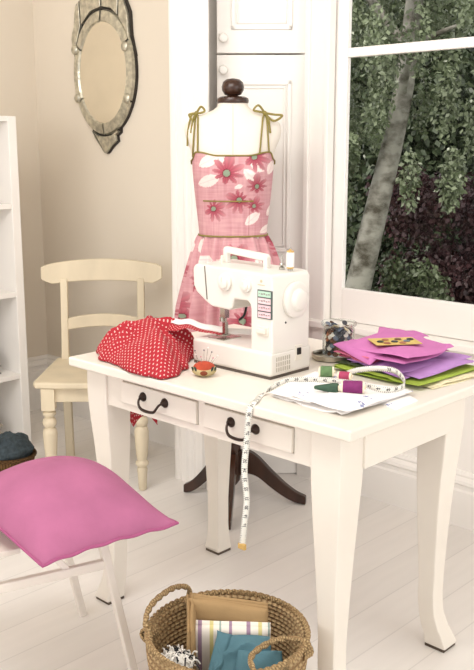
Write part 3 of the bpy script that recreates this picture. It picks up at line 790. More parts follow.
for sx in (-1, 1):
    mb = MB()
    for k in range(2):
        c = Vector((PCX, PCY, TZ)) + fd * (.019 - .008 * k) + fr_ * sx * (.021 + .007 * k) + Vector((0, 0, .022 - .002 * k)); mb.ball(c, .007, 8, (.45, .6, 1.3), RZ @ Matrix.Rotation(sx * .5, 4, 'Y'))
    mb.build('dark_stripe', FGRN, pc)
PINH = [mat('white_pin_head', 'efe7e2', .3), mat('pink_pin_head', 'c98a90', .3), mat('dark_pin_head', '6d6a70', .3)]
proto = {}
for k, (dx, dy, h, lx, ly, kd) in enumerate(((0, 0, .036, 0, 0, 2), (-.012, .004, .034, -.012, .0, 2), (.008, .004, .03, .012, .0, 2), (.012, -.004, .016, .012, -.004, 1), (.016, .006, .02, .02, .004, 0), (-.014, -.006, .026, -.008, 0, 0), (.004, .01, .04, .006, .01, 0), (-.004, -.008, .02, -.004, -.006, 1))):
    b = Vector((PCX, PCY, TZ + .034)) + fr_ * dx + fd * (-dy); e = b + fr_ * lx + Vector((0, 0, h))
    nm = ('white', 'pink', 'grey')[kd]
    t = thing('pin', '%s-headed pin stuck in the red pincushion' % nm, 'pin', tuple(b), 0, 'pins in the pincushion')
    mb = MB(); mb.tube([b - Vector((0, 0, .006)), e], .0006, 6); mb.build('shaft', METAL, t)
    mb = MB(); mb.ball(e, .0022, 6); mb.build('pin_head', PINH[kd], t)

# ------------------------------------------------------------------ jar of buttons
JC = Vector((.578, .52, TZ)); JR = .046
jar = thing('glass_jar', 'small open glass jar full of buttons behind the folded fabrics', 'jar', tuple(JC))
GJ = mat_glass('jar_glass', (.97, .985, .98), .6)
mb = MB(); mb.lathe([(.001, .012), (JR - .006, .012), (JR - .001, .016), (JR, .03), (JR, .085), (JR - .003, .093), (JR + .004, .098), (JR + .005, .106), (JR + .002, .108), (JR - .001, .105), (JR - .005, .092), (JR - .003, .085), (JR - .003, .03), (JR - .006, .017), (.001, .016)], JC, 40, cap=False); mb.build('glass_body', GJ, jar)
LID = mat('tin_lid', 'b9b2a2', .3, metallic=.9)
lc = JC + Vector((-.012, -.012, 0))
mb = MB(); mb.lathe([(.001, .001), (.056, .001), (.059, .003), (.059, .015), (.057, .016), (.055, .014), (.055, .004), (.001, .004)], lc, 40, cap=False); tag(mb.build('jar_lid', LID), 'round tin lid lying under the glass jar of buttons', 'lid')
BC = [('dark grey', '3c3c42'), ('white', 'e9e3da'), ('brown', '6a4634'), ('rust', 'a5694a'), ('cream', 'd8c8a8'), ('slate blue', '6a7486'), ('black', '22201f')]
BM = {n: mat(n.replace(' ', '_') + '_button', c, .3) for n, c in BC}
def button_mesh(mb, c, r, Q):
    mb.lathe([(.001, .0002), (r * .9, 0), (r, .0008), (r, .0018), (r * .85, .0025), (r * .7, .0017), (.001, .0017)], c, 14, Q)
BP = {}
for n, _ in BC:
    mb = MB(); button_mesh(mb, (0, 0, 0), .0095, Matrix.Identity(4)); BP[n] = mb
rnd = random.Random(5); firsts = {}
order = ['dark grey', 'white', 'brown', 'dark grey', 'rust', 'white', 'slate blue', 'black', 'cream', 'dark grey', 'brown']
cnt = 0
for lay in range(11):
    z = .0205 + lay * .0078
    ring = 11
    for k in range(ring + 3):
        if k < ring: a = 2 * PI * (k + .5 * (lay % 2)) / ring; r = .0335
        else: a = 2 * PI * (k - ring) / 3 + lay; r = .014
        n = order[rnd.randrange(len(order))]
        if k < ring: rot = (rnd.uniform(.9, 1.5), rnd.uniform(-.3, .3), a + PI / 2)
        else: rot = (rnd.uniform(-.5, .5), rnd.uniform(-.5, .5), 0)
        if lay > 8 : rot = (rnd.uniform(-.8, .8), rnd.uniform(-.6, .6), a)
        if lay == 10 and rnd.random() < .35: continue
        if n not in firsts:
            o = BP[n].build('button', BM[n]); firsts[n] = o
        else:
            o = firsts[n].copy(); COL.objects.link(o)
        o.location = JC + Vector((r * math.cos(a), r * math.sin(a), z)); o.rotation_euler = rot
        s = rnd.uniform(.75, .98); o.scale = (s, s, s)
        tag(o, '%s button among the buttons in the glass jar' % n, 'button', 'buttons in the glass jar')

# ------------------------------------------------------------------ white printed cloth with thread and tape
WPRINT = mat('white_printed_cotton', 'f4f0ee', .85, 0)
def mk_print(m):
    n = m.node_tree.nodes; l = m.node_tree.links; b = n['Principled BSDF']
    tc = n.new('ShaderNodeTexCoord'); v = n.new('ShaderNodeTexVoronoi'); v.inputs['Scale'].default_value = 16; l.new(tc.outputs['Object'], v.inputs['Vector'])
    nzn = n.new('ShaderNodeTexNoise'); nzn.inputs['Scale'].default_value = 110; nzn.inputs['Detail'].default_value = 2; l.new(tc.outputs['Object'], nzn.inputs['Vector'])
    k = math_node(n, l, 'MULTIPLY', math_node(n, l, 'LESS_THAN', v.outputs['Distance'], .22), math_node(n, l, 'GREATER_THAN', nzn.outputs['Fac'], .55))
    mx = n.new('ShaderNodeMix'); mx.data_type = 'RGBA'; mx.inputs['A'].default_value = lin('f4f0ee'); mx.inputs['B'].default_value = lin('8f93b8')
    l.new(k, mx.inputs['Factor']); l.new(mx.outputs['Result'], b.inputs['Base Color'])
mk_print(WPRINT)
mb = MB()
slabs(mb, [(.715, .085, TZ + .002), (.935, .07, TZ + .002), (.945, .33, TZ + .002), (.66, .32, TZ + .003)], 2, .0105, seed=3, amp=.008, jit=.012, n=36, e=4, crease=.005)
slabs(mb, [(.835, .075, TZ + .016), (.945, .075, TZ + .014), (.955, .30, TZ + .014), (.845, .26, TZ + .018)], 1, .012, seed=8, amp=.008, jit=.004, n=36, e=4, crease=.006)
pillow(mb, [(.72, .08, TZ + .012), (.84, .075, TZ + .012), (.83, .15, TZ + .016), (.73, .16, TZ + .016)], .008, 5, amp=.006, seed=12)
wc = mb.build('white_folded_cloth', WPRINT); tag(wc, 'white cotton cloth with small blue print folded at the front corner of the table', 'fabric')
mb = MB(); pillow(mb, [(.93, .22, TZ + .001), (.99, .20, TZ + .001), (.985, .30, TZ + .001), (.94, .33, TZ + .001)], .007, 6, amp=.003)
tag(mb.build('white_scrap', WPRINT), 'thin white printed scrap lying at the edge of the table beside the green fabric', 'fabric')
CT = TZ + .024
THG = mat('green_thread', '5c7a4e', .7, .15, 90); THD = mat('dark_green_thread', '35523f', .7, .15, 90); THP = mat('purple_thread', '7b1f63', .65, .15, 90); THR = mat('crimson_thread', 'a63a5e', .7, .15, 90)
axx = Vector((.72, .66, 0))
spool('thread_spool', 'green thread spool lying on the white cloth behind the tape', (.727, .245, CT + .014), (.80, .6, 0), .0145, .038, THG, CRM)
spool('thread_spool', 'crimson thread spool half hidden beside the green one', (.775, .262, CT + .010), (.88, .35, 0), .0105, .034, THR, CRM)
spool('thread_spool', 'dark green tapering thread cone in front of the tape', (.806, .128, CT + .010), (.88, .45, .04), .0125, .058, THD, CRM, cone=True)
spool('thread_spool', 'large purple thread spool lying nearest the table corner', (.862, .160, CT + .016), (.80, .56, 0), .0155, .054, THP, CRM)

# measuring tape: ribbon with ticks and figures
TAPEW = mat('white_tape', 'f2efe6', .5); INK = mat('tape_ink', '37343a', .6)
CW = CT + .004
pts = [(.700, -.006, .402), (.710, -.010, .46), (.716, -.008, .526), (.711, -.011, .60), (.716, -.008, .676), (.724, -.009, .745), (.722, .008, TZ + .004), (.705, .04, TZ + .002), (.685, .075, TZ + .002), (.690, .105, TZ + .014),
       (.712, .135, CW + .004), (.745, .172, CW + .006), (.785, .198, CW + .006), (.832, .214, CW + .008), (.88, .222, CW + .008), (.925, .228, CW + .004), (.945, .255, CW + .002), (.943, .305, CW + .002), (.905, .352, CW + .006), (.865, .375, CW + .012), (.825, .360, CW + .014), (.795, .318, CW + .012), (.785, .285, CW + .008)]
wid = [(.72, .69, 0)] * 6 + [(.72, .69, .0), (.76, .64, 0), (.8, .5, .1), (.35, -.1, .9), (.25, -.35, .85), (.25, -.35, .85), (.2, -.4, .85), (.2, -.4, .85), (.2, -.4, .85), (.3, -.2, .9), (.2, .1, .95), (-.1, .1, .95), (.0, .1, .95), (.1, -.1, .95), (.15, -.15, .9), (.15, -.15, .9), (.15, -.15, .9)]
PP = catmull(pts, 10); WWd = [w.normalized() for w in catmull(wid, 10)]
cum = [0]
for i in range(1, len(PP)): cum.append(cum[-1] + (PP[i] - PP[i - 1]).length)
TL = cum[-1]; TW = .0152
def tape_at(s, w, lift=0):
    s = min(max(s, 0), TL - 1e-6); i = 0
    lo, hi = 0, len(cum) - 1
    while hi - lo > 1:
        mid = (lo + hi) // 2
        if cum[mid] <= s: lo = mid
        else: hi = mid
    f = (s - cum[lo]) / max(1e-9, cum[hi] - cum[lo]); p = PP[lo].lerp(PP[hi], f); wv = WWd[lo].lerp(WWd[hi], f).normalized()
    t = (PP[hi] - PP[lo]).normalized(); wv = (wv - t * wv.dot(t)).normalized(); nn = t.cross(wv)
    return p + wv * w + nn * lift
tape = thing('measuring_tape', 'white measuring tape looping over the cloth and hanging down the drawers', 'tape measure', (.69, .09, TZ))
NT = 320
mb = MB(); mb.grid(lambda u, v: tape_at(u * TL, (v - .5) * TW), NT, 2); tp = mb.build('tape_ribbon', TAPEW, tape, solid=.0006)
mb = MB()
def bar(s0, s1, w0, w1):
    for lift in (-.0007, .0007): mb.add([tape_at(s0, w0, lift), tape_at(s1, w0, lift), tape_at(s1, w1, lift), tape_at(s0, w1, lift)], [(0, 1, 2, 3)])
k = 0
while .004 + k * .005 < TL:
    s = .004 + k * .005; ln = .0045 if k % 5 == 0 else .0026; bar(s - .0005, s + .0005, -TW / 2, -TW / 2 + ln); bar(s - .0005, s + .0005, TW / 2 - ln * .6, TW / 2); k += 1
mb.build('tick_marks', INK, tape, smooth=False)
# figures
S0 = None
best = min(range(len(PP)), key=lambda i: (PP[i] - Vector((.745, .172, CW + .006))).length); S0 = cum[best]
mb = MB(); num = {}
def glyph(txt):
    if txt in num: return num[txt]
    cu = bpy.data.curves.new('g', 'FONT'); cu.body = txt; cu.size = .0105; cu.align_x = 'CENTER'; cu.align_y = 'CENTER'; cu.offset = .00025
    ob = bpy.data.objects.new('g', cu); COL.objects.link(ob)
    dg = bpy.context.evaluated_depsgraph_get(); me = bpy.data.meshes.new_from_object(ob.evaluated_get(dg))
    num[txt] = ([tuple(v.co) for v in me.vertices], [tuple(p.vertices) for p in me.polygons])
    bpy.data.objects.remove(ob); bpy.data.curves.remove(cu); bpy.data.meshes.remove(me)
    return num[txt]
for q in range(-22, 18):
    s = S0 + q * .0235
    if s < .01 or s > TL - .01: continue
    vs, fs = glyph(str(40 + q))
    for lift in (-.0009, .0009): mb.add([tape_at(s + x, y * 1.0, lift) for x, y, _ in vs], fs)
mb.build('tape_figures', INK, tape, smooth=False)
mb = MB(); mb.box(.690, .712, -.012, -.004, .394, .408); mb.build('brass_tip', GOLD, tape, bevel=.001)

# ------------------------------------------------------------------ folded fabrics
PKF = mat('magenta_cotton', 'c673ae', .8, .06, 14, .15, 30); CRL = mat('coral_pink_cotton', 'cc6a88', .8, .08, 14, .15, 30); LIL = mat('lilac_cotton', 'b384c2', .75, .06, 14, .12, 30)
LIM = mat('lime_green_cotton', '9db343', .8, .08, 14, .12, 30); NVY = mat('dark_green_cotton', '3d4a2c', .8, .1, 14); ECR = mat('ecru_lace', 'e7dcb8', .85, .15, 90, .3, 120)
def folded(name, label, C, layers, t, mm, seed, amp=.003, jit=.006):
    mb = MB(); slabs(mb, C, layers, t, seed, amp, jit, n=30, e=5, crease=.003); return tag(mb.build(name, mm), label, 'fabric')
z = TZ
folded('ecru_fabric', 'cream lace fabric at the bottom of the pile by the table edge', [(.845, .44, z + .001), (.955, .41, z + .001), (.985, .67, z + .001), (.86, .67, z + .001)], 2, .004, ECR, 21)
z += .009
folded('green_fabric', 'lime green fabric sticking out under the lilac one', [(.645, .40, z), (.935, .375, z), (.955, .655, z), (.66, .66, z)], 2, .005, LIM, 22, .004)
z += .011
folded('dark_green_fabric', 'dark green fabric showing as a thin edge between lilac and lime', [(.65, .405, z), (.895, .385, z), (.90, .60, z), (.67, .64, z)], 1, .004, NVY, 24, .003)
z += .005
mb = MB(); slabs(mb, [(.69, .415, z), (.885, .385, z), (.935, .655, z), (.69, .655, z)], 2, .010, 23, .008, .006, e=4, n=36, crease=.005)
pillow(mb, [(.86, .40, z + .004), (.925, .40, z), (.945, .64, z + .004), (.87, .62, z + .008)], .009, 4, amp=.008, seed=31, n=30)
tag(mb.build('lilac_fabric', LIL), 'lilac fabric folded beneath the magenta one', 'fabric')
z += .019
mb = MB(); slabs(mb, [(.640, .430, z - .012), (.770, .388, z - .006), (.80, .60, z), (.65, .63, z)], 3, .010, 25, .006, .014, e=3, n=36, crease=.005)
tag(mb.build('coral_fabric', CRL), 'coral pink fabric showing in folds at the left under the magenta one', 'fabric')
z += .016
mb = MB(); slabs(mb, [(.660, .42, z), (.900, .370, z), (.895, .60, z), (.665, .665, z)], 2, .013, 26, .010, .008, e=3, n=44, crease=.006)
pillow(mb, [(.632, .425, z + .002), (.79, .375, z - .016), (.80, .42, z + .010), (.665, .48, z + .010)], .014, 4, amp=.007, seed=3, n=30)
pillow(mb, [(.655, .60, z + .012), (.78, .56, z + .012), (.77, .69, z + .004), (.60, .685, z + .004)], .013, 4, amp=.010, seed=5, n=30, crease=.006)
tag(mb.build('magenta_fabric', PKF), 'magenta pink fabric folded on top of the pile', 'fabric')
z += .0265
bcard = thing('button_card', 'yellow card sewn with coloured buttons on the magenta fabric', 'button card', (.79, .50, z))
u_ = Vector((.60, .80, 0)).normalized(); v_ = Vector((-.8, .6, 0)).normalized(); cc = Vector((.792, .482, z + .002))
MC_ = Matrix.Translation(cc) @ Matrix(((u_.x, v_.x, 0, 0), (u_.y, v_.y, 0, 0), (0, 0, 1, 0), (0, 0, 0, 1)))
mb = MB(); mb.box(-.062, .062, -.04, .04, -.001, .001, MC_); mb.build('card', mat('yellow_card', 'd3b76a', .7, .08, 40), bcard, smooth=False)
for k, (a, b, n) in enumerate(((-.042, -.008, 'black'), (-.022, .012, 'rust'), (-.004, -.012, 'dark grey'), (.014, .014, 'brown'), (.03, -.010, 'slate blue'), (.046, .010, 'black'), (.012, -.030, 'rust'), (-.03, -.028, 'rust'))):
    mb = MB(); button_mesh(mb, MC_ @ Vector((a, b, .0012)), .0095, Matrix.Identity(4) ); mb.build('sewn_button', BM[n], bcard)

# ------------------------------------------------------------------ stool and pink cushion
sd = Vector((.295, .955, 0)).normalized(); sx_ = Vector((.967, -.26, 0)).normalized()
A0 = Vector((.437, -.140, 0)); B0 = Vector((.090, -.046, 0))
st = thing('folding_stool', 'white wooden folding seat under the pink cushion', 'stool', (.2, -.28, 0))
def sqbar(mb, p, q, w, d, side):
    p, q = Vector(p), Vector(q); t = (q - p).normalized(); s = Vector(side); s = (s - t * s.dot(t)).normalized(); n = t.cross(s); R = []
    for e in (p, q): R.append([e + s * w + n * d, e - s * w + n * d, e - s * w - n * d, e + s * w - n * d])
    mb.loft(R); return mb
up = Vector((0, 0, 1))
FA = A0 - sd * .082 + up * .418; FB = B0 - sd * .082 + up * .418
for p, q in ((A0, FA), (B0, FB)):
    mb = MB(); sqbar(mb, p, q, .0135, .010, sx_); mb.build('front_leg', STOOL, st, bevel=.003)
back = sd * -.44
for p in (A0, B0):
    mb = MB(); q0 = p + back + up * 0; q1 = p + back + sd * .10 + up * .418; sqbar(mb, q0, q1, .0135, .010, sx_); mb.build('rear_leg', STOOL, st, bevel=.003)
for p in (A0, B0):
    mb = MB(); s0 = p - sd * .066 + up * .33; s1 = p + back + sd * .08 + up * .33; sqbar(mb, s0, s1, .009, .012, sx_); mb.build('side_rail', STOOL, st, bevel=.003)
mb = MB(); sqbar(mb, A0 - sd * .16 + up * .325, A0 - sx_ * .02 - sd * .23 + up * .42, .008, .008, sx_); mb.build('brace', STOOL, st, bevel=.002)
for k in range(5):
    mb = MB(); o = -sd * (.10 + k * .07) + up * .419; a = A0 + o + sx_ * .015; b = B0 + o - sx_ * .015
    sqbar(mb, a, b, .026, .007, sd); mb.build('seat_slat', STOOL, st, bevel=.003)
CUSH = mat('pink_linen', 'ae668a', .9, .10, 9, .12, 60)
cu = thing('pink_cushion', 'plump pink square cushion with piped edge on the folding seat', 'cushion', (.33, -.26, .43))
Cn = [Vector((.572, -.102, .446)), Vector((.528, -.462, .452)), Vector((.115, -.46, .500)), Vector((.185, -.075, .500))]
def cush(u, v, s):
    a, b = 2 * u - 1, 2 * v - 1
    # corners stay, the sides draw in a little
    au = a * (1 - .07 * (1 - b * b) * abs(a)); bv = b * (1 - .07 * (1 - a * a) * abs(b))
    uu, vv = (au + 1) / 2, (bv + 1) / 2
    p = Cn[0] * (1 - uu) * (1 - vv) + Cn[1] * uu * (1 - vv) + Cn[2] * uu * vv + Cn[3] * (1 - uu) * vv
    h = ((1 - abs(a) ** 2.2) * (1 - abs(b) ** 2.2)) ** .62
    e = max(abs(a), abs(b)); wr = .002 * math.sin(14 * a + 3 * b) * math.exp(-((1 - e) / .18) ** 2) + .006 * nz((p.x, p.y, 0), 9, 2) * h
    wob = .008 * math.sin(5.5 * b + 1.2) * math.exp(-((1 - abs(a)) / .22) ** 2) * (1 if a < 0 else .3)
    return p + Vector((0, 0, (.112 * h if s > 0 else -.022 * h) + wr + wob * .6))
f_ = lambda u: .5 - .5 * math.cos(PI * u)
mb = MB(); mb.grid(lambda u, v: cush(f_(u), f_(v), 1), 60, 60); mb.grid(lambda u, v: cush(f_(u), f_(v), -1), 60, 60); mb.build('cover', CUSH, cu)
rim = [(k / 40, 0) for k in range(40)] + [(1, k / 40) for k in range(40)] + [(1 - k / 40, 1) for k in range(40)] + [(0, 1 - k / 40) for k in range(40)]
mb = MB(); mb.tube([cush(u, v, 1) for u, v in rim], .0042, 8, True); mb.build('piping', mat('pink_piping', 'a85580', .8), cu)

# ------------------------------------------------------------------ seagrass basket with cloths
BCn = Vector((.752, -.112, 0)); BH = .236
SEAG = mat_wicker('seagrass', 'c9ae84', '86694a', 70, 22); SEAR = mat_wicker('seagrass_rim', 'c9ac80', '8f7250', 160, 2)
bk = thing('seagrass_basket', 'round woven seagrass basket with loop handles on the floor by the table leg', 'basket', tuple(BCn))
mb = MB(); prof = []
for k in range(45):
    t = k / 44; prof.append((.142 + .048 * math.sin(t * PI / 2) + .0022 * math.cos(k * PI), .004 + (BH - .004) * t))
inn = [(r - .012, z) for r, z in prof[::-1]]; inn = [(r, max(z, .014)) for r, z in inn]
mb.lathe([(.01, .003)] + prof + inn + [(.01, .014)], BCn, 72, cap=False); mb.build('woven_body', SEAG, bk)
mb = MB(); NR = 240
for ph in (0, PI):
    mb.tube([BCn + Vector(((.187 + .0035 * math.cos(34 * a + ph)) * math.cos(a), (.187 + .0035 * math.cos(34 * a + ph)) * math.sin(a), BH + .003 + .0035 * math.sin(34 * a + ph))) for a in [2 * PI * i / NR for i in range(NR)]], .0055, 7, True)
mb.build('braided_rim', SEAR, bk)
def loop(a0, a1, tip, lean):
    p0 = BCn + Vector((.186 * math.cos(a0), .186 * math.sin(a0), BH)); p1 = BCn + Vector((.186 * math.cos(a1), .186 * math.sin(a1), BH)); mid = (p0 + p1) / 2
    d = (mid - BCn); d.z = 0; d.normalize(); s = (p1 - p0)
    pts_ = [p0 - up * .03, p0 - s * .08 + up * tip * .45, p0 + s * .14 + up * tip * .88 + d * lean * .8, mid + up * tip + d * lean, p1 - s * .14 + up * tip * .88 + d * lean * .8, p1 + s * .08 + up * tip * .45, p1 - up * .03]
    c = catmull(pts_, 8); mb = MB()
    for ph in (0, PI):
        q = []
        for i, p in enumerate(c):
            a = i * .9 + ph; q.append(p + d * .0028 * math.cos(a) + up * .0028 * math.sin(a))
        mb.tube(q, .0054, 7)
    mb.build('loop_handle', SEAR, bk)
    for pp in (p0, p1):
        mb = MB()
        for k in range(4): mb.tube([pp + d * (.016 * math.cos(2 * PI * i / 10)) + up * (-.012 + .016 * math.sin(2 * PI * i / 10)) + s.normalized() * (k - 1.5) * .008 for i in range(10)], .0035, 6, True)
        mb.build('lashing', SEAR, bk)
loop(math.radians(219), math.radians(168), .048, .015)
loop(math.radians(24), math.radians(-24), .012, -.055)
# cloths standing in the basket
def upright(name, label, a, b, z0, z1, th, mm, seed, layers=2, amp=.006, lean=(0, 0, 0)):
    a, b = Vector(a), Vector(b); mb = MB(); n = Vector((b.y - a.y, a.x - b.x)).normalized(); n = Vector((n.x, n.y, 0))
    ln = Vector(lean)
    rr = random.Random(seed)
    for k in range(layers):
        o = n * (k * th) + Vector((0, 0, rr.uniform(-.006, .004)))
        pillow(mb, [Vector((a.x, a.y, z0)) + o, Vector((b.x, b.y, z0)) + o, Vector((b.x, b.y, z1[1])) + o + ln, Vector((a.x, a.y, z1[0])) + o + ln], th, 10, amp=amp, fr=10, seed=seed + k, n=20, low=.002)
    return tag(mb.build(name, mm), label, 'cloth')
KHA = mat('khaki_canvas', 'a98a60', .85, .08, 12, .2, 40)
STR = mat_stripes('striped_cotton', [(0, 'f1e9df'), (.16, 'a58aa0'), (.24, 'f1e9df'), (.40, 'd9cd90'), (.48, 'f1e9df'), (.60, '9fb0a8'), (.64, 'f1e9df'), (.80, 'a58aa0'), (.86, 'f1e9df')], .115)
TEAL = mat('teal_cotton', '557d8a', .85, .14, 10, .3, 25)
upright('khaki_cloth', 'khaki brown canvas bag standing folded at the back of the seagrass basket', (.632, -.118), (.778, .002), .05, (.300, .278), .012, KHA, 41, 3, .007)
upright('khaki_cloth_fold', 'narrow khaki canvas strip folded upright at the left of the striped cloth', (.712, -.205), (.634, -.130), .04, (.262, .302), .012, KHA, 44, 2, .006)
upright('striped_cloth', 'white cloth with purple and yellow stripes standing in the seagrass basket', (.668, -.152), (.806, -.020), .05, (.252, .244), .012, STR, 42, 2, .006)
mb = MB()
for q, (C_, th_, am, sd_) in enumerate((([(.770, -.240, .145), (.858, -.118, .150), (.800, -.062, .222), (.716, -.148, .230)], .016, .012, 5),
        ([(.758, -.232, .15), (.790, -.222, .155), (.744, -.132, .236), (.712, -.145, .236)], .014, .008, 9), ([(.81, -.20, .165), (.885, -.11, .165), (.845, -.07, .205), (.775, -.145, .212)], .014, .012, 14))):
    C_ = [(x + .022, y + .021, z) for x, y, z in C_]
    pillow(mb, C_, th_, 5, amp=am, fr=16, seed=sd_, n=36, low=.006, crease=.010)
tag(mb.build('teal_cloth', TEAL), 'crumpled teal blue cloth in front of the striped cloth in the basket', 'cloth')
# white fringed scarf
FRI = mat('white_fringe', 'efebe4', .9, .06, 30); FRB = mat('black_fringe', '2b2a2c', .9)
sc = thing('fringed_scarf', 'white fringed scarf with black threads at the left inside the seagrass basket', 'scarf', (.70, -.25, .15))
mb = MB(); mb2 = MB(); rnd = random.Random(9)
def fold_pt(u, v): 
    return Vector((.715, -.238, .175)) + Vector((.038 * math.cos(2 * PI * u) * math.sin(PI * v) , .038 * math.sin(2 * PI * u) * math.sin(PI * v), .045 * math.cos(PI * v))) * (1 + .25 * nz((u * 4, v * 4, 0), 1.5, 1))
mb.grid(fold_pt, 30, 16, closed_u=True); mb.build('scarf_cloth', FRI, sc)
mbw = MB()
for k in range(150):
    a = rnd.uniform(0, 2 * PI); r = rnd.uniform(.005, .040); p = Vector((.715 + r * math.cos(a), -.238 + r * math.sin(a), .212 - r * .4)); d = Vector((rnd.uniform(-1, 1), rnd.uniform(-1, 1), rnd.uniform(.1, .9))).normalized() * rnd.uniform(.015, .032)
    (mbw if k % 4 else mb2).tube(catmull([p, p + d * .5 + up * .008, p + d - up * .006], 3), .0018, 4)
mbw.build('fringe', FRI, sc); mb2.build('black_threads', FRB, sc)

# ------------------------------------------------------------------ garden beyond the window
def leafmat(name, c, var=.35):
    m = mat(name, c, .38, var, 3, spec=.6); return m
def leaves(name, m, parent, centres, n, size, seed, droop=.5):
    rnd = random.Random(seed); mb = MB()
    for k in range(n):
        c, rx, ry, rz = centres[rnd.randrange(len(centres))]
        while True:
            d = Vector((rnd.uniform(-1, 1), rnd.uniform(-1, 1), rnd.uniform(-1, 1)))
            if d.length < 1: break
        p = Vector(c) + Vector((d.x * rx, d.y * ry, d.z * rz))
        t = Vector((rnd.uniform(-1, 1), rnd.uniform(-1, 1), rnd.uniform(-1, .6) - droop)).normalized(); s = t.cross(Vector((rnd.uniform(-1, 1), rnd.uniform(-1, 1), rnd.uniform(-1, 1)))).normalized()
        l = size * rnd.uniform(.7, 1.3); w = l * .33
        mb.add([p, p + t * l * .45 + s * w, p + t * l, p + t * l * .45 - s * w], [(0, 1, 2, 3)])
    return mb.build(name, m, parent, smooth=False)
BARK = mat('birch_bark', 'cfc8bc', .8, .0, 4, .4, 18)
def birchmat(m):
    n = m.node_tree.nodes; l = m.node_tree.links; b = n['Principled BSDF']; tc = n.new('ShaderNodeTexCoord'); mp = n.new('ShaderNodeMapping'); mp.inputs['Scale'].default_value = (3, 3, 4.5)
    l.new(tc.outputs['Object'], mp.inputs[0]); t = n.new('ShaderNodeTexNoise'); t.inputs['Scale'].default_value = 2.2; t.inputs['Detail'].default_value = 6; l.new(mp.outputs[0], t.inputs['Vector'])
    r = n.new('ShaderNodeValToRGB'); e = r.color_ramp.elements; e[0].position = .34; e[0].color = lin('5a5448'); e[1].position = .58; e[1].color = lin('b4b0a6'); l.new(t.outputs['Fac'], r.inputs['Fac']); l.new(r.outputs['Color'], b.inputs['Base Color'])
birchmat(BARK)
LG1 = leafmat('birch_leaf', '7f8a6c'); LG2 = leafmat('hedge_leaf', '626d50'); LG3 = leafmat('dark_shrub_leaf', '4c5840'); LP = leafmat('purple_leaf', '553a3c', .3)
m = MB(); m.box(-14, 6, 1.9, 16, -.5, -.4); tag(struct(m.build('garden_ground', mat('lawn', '4d5c35', .9, .3, 4), smooth=False)), 'green garden ground beyond the window', 'ground')['kind'] = 'structure'
bt = thing('birch_tree', 'birch tree with pale bark and hanging leaves outside the window', 'tree', (-2.75, 5.0, -.4))
mb = MB(); tr = catmull([(-2.74, 5, -.45), (-2.61, 5, .15), (-2.49, 5.0, .64), (-2.40, 5.0, 1.0), (-2.30, 5.0, 1.4), (-2.22, 5.03, 1.9), (-2.16, 5.05, 2.6), (-2.1, 5.1, 3.4), (-2.1, 5.1, 4.2)], 8)
mb.tube(tr, [.125 - .07 * i / (len(tr) - 1) for i in range(len(tr))], 16)
for a, b, c in (((-2.26, 5.03, 1.7), (-2.0, 4.8, 2.1), (-1.5, 4.7, 2.25)), ((-2.2, 5.05, 2.1), (-2.6, 4.8, 2.7), (-3.0, 4.6, 3.1)), ((-2.15, 5.08, 2.8), (-1.8, 5, 3.3), (-1.3, 4.9, 3.4))):
    mb.tube(catmull([a, b, c], 6), [.05 - .04 * i / 12 for i in range(13)], 8)
mb.build('trunk', BARK, bt)
cl = []
rnd = random.Random(3)
for k in range(120):
    x = rnd.uniform(-3.6, -.6); z = rnd.uniform(1.45, 3.7); y = rnd.uniform(4.0, 5.6)
    cl.append(((x, y, z), .11, .11, .30))
for k in range(5):
    cl.append(((rnd.uniform(-1.75, -.9), rnd.uniform(4.0, 4.7), rnd.uniform(1.0, 1.6)), .08, .08, .24))
for k in range(14):
    z_ = rnd.uniform(.55, 1.5); cl.append(((-2.72 + (z_ - .55) * .25 + rnd.uniform(-.25, .12), rnd.uniform(4.5, 4.75), z_), .07, .07, .12))
leaves('foliage', LG1, bt, cl, 40000, .042, 4)
def shrub(name, label, c, r, n, m, seed, size=.07, core=None):
    t = thing(name, label, 'shrub', (c[0], c[1], -.4))
    rnd = random.Random(seed); cl = [((c[0] + rnd.uniform(-.7, .7) * r[0], c[1] + rnd.uniform(-.6, .6) * r[1], c[2] + rnd.uniform(-.75, .75) * r[2]), r[0] * .32, r[1] * .32, r[2] * .3) for _ in range(40)]
    leaves('foliage', m, t, cl, n, size, seed)
    mb = MB(); mb.tube([(c[0], c[1], -.42), (c[0], c[1], c[2])], [.06, .03], 8); mb.build('stem', DWOOD, t)
shrub('evergreen_shrub', 'dark green shrub behind the birch trunk outside the window', (-3.3, 7.8, 1.0), (1.9, .6, 2.2), 16000, LG3, 31, .10)
shrub('copper_shrub', 'dark purple-leaved shrub low behind the birch at the right of the window', (-2.25, 6.0, .40), (.85, .35, .85), 14000, LP, 32, .055)
shrub('leafy_shrub', 'low green shrub beside the foot of the birch trunk', (-2.30, 5.45, -.10), (.45, .16, .50), 3500, LG2, 33, .05)
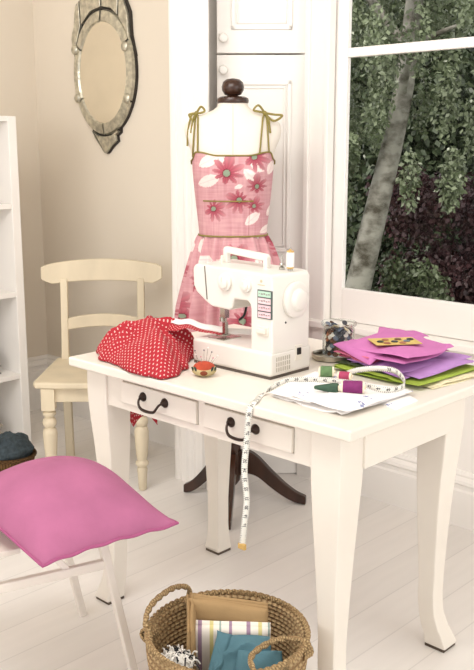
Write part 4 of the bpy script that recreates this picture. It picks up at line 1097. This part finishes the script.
def hedge():
    rnd = random.Random(5); t = thing('garden_hedge', 'tall dark hedge closing the garden far beyond the window', 'hedge', (-4.5, 9.6, -.4))
    cl = [((rnd.uniform(-9, 1), rnd.uniform(9, 10), rnd.uniform(-.4, 4.6)), .6, .4, .5) for _ in range(160)]
    leaves('foliage', LG2, t, cl, 20000, .17, 6)
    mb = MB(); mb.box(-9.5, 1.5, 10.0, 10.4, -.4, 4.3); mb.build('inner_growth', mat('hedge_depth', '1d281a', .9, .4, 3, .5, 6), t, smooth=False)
hedge()

# ------------------------------------------------------------------ light, world, camera
w = bpy.data.worlds.new('world'); SC.world = w; w.use_nodes = True
bg = w.node_tree.nodes['Background']; bg.inputs[0].default_value = (1.0, .988, .975, 1); bg.inputs[1].default_value = 1.15
def area(name, loc, target, size, power, col):
    l = bpy.data.lights.new(name, 'AREA'); l.shape = 'RECTANGLE'; l.size, l.size_y = size; l.energy = power; l.color = col
    o = bpy.data.objects.new(name, l); COL.objects.link(o); o.location = loc
    o.rotation_euler = (Vector(target) - Vector(loc)).to_track_quat('-Z', 'Y').to_euler(); return o
area('right_side_fill', (5.6, .3, 1.7), (-.2, .7, .9), (3, 2.0), 44, (1, .995, .985))  # added area light from the right; no window exists on that side
area('front_fill', (.6, -6.2, 1.9), (-.4, .9, 1.0), (3.2, 1.8), 58, (1, .99, .97))  # added soft fill from the open side behind the camera
area('overhead_fill', (.45, -.7, 2.68), (-.55, 1.1, .9), (1.6, 1.2), 50, (1, .985, .965))  # unseen fill added overhead to brighten shutters, mirror wall and tabletop
sun = bpy.data.lights.new('garden_sun', 'SUN'); sun.energy = 2.1; sun.angle = math.radians(3); sun.color = (1, .95, .86)
so_ = bpy.data.objects.new('garden_sun', sun); COL.objects.link(so_); so_.location = (0, -6, 9)
so_.rotation_euler = Vector((-.25, .62, -.95)).to_track_quat('-Z', 'Y').to_euler()
SC.view_settings.view_transform = 'Standard'; SC.view_settings.look = 'None'; SC.view_settings.exposure = -0.06; SC.view_settings.gamma = 1
cam = bpy.data.cameras.new('camera'); co = bpy.data.objects.new('camera', cam); COL.objects.link(co)
co.location = (2.10067, -1.48732, 1.35171); co.rotation_euler = (PI / 2 - .206036, 0, .763862)
cam.sensor_fit = 'VERTICAL'; cam.sensor_height = 36; cam.lens = 36 * 899.504 / 670; cam.clip_start = .02
SC.camera = co
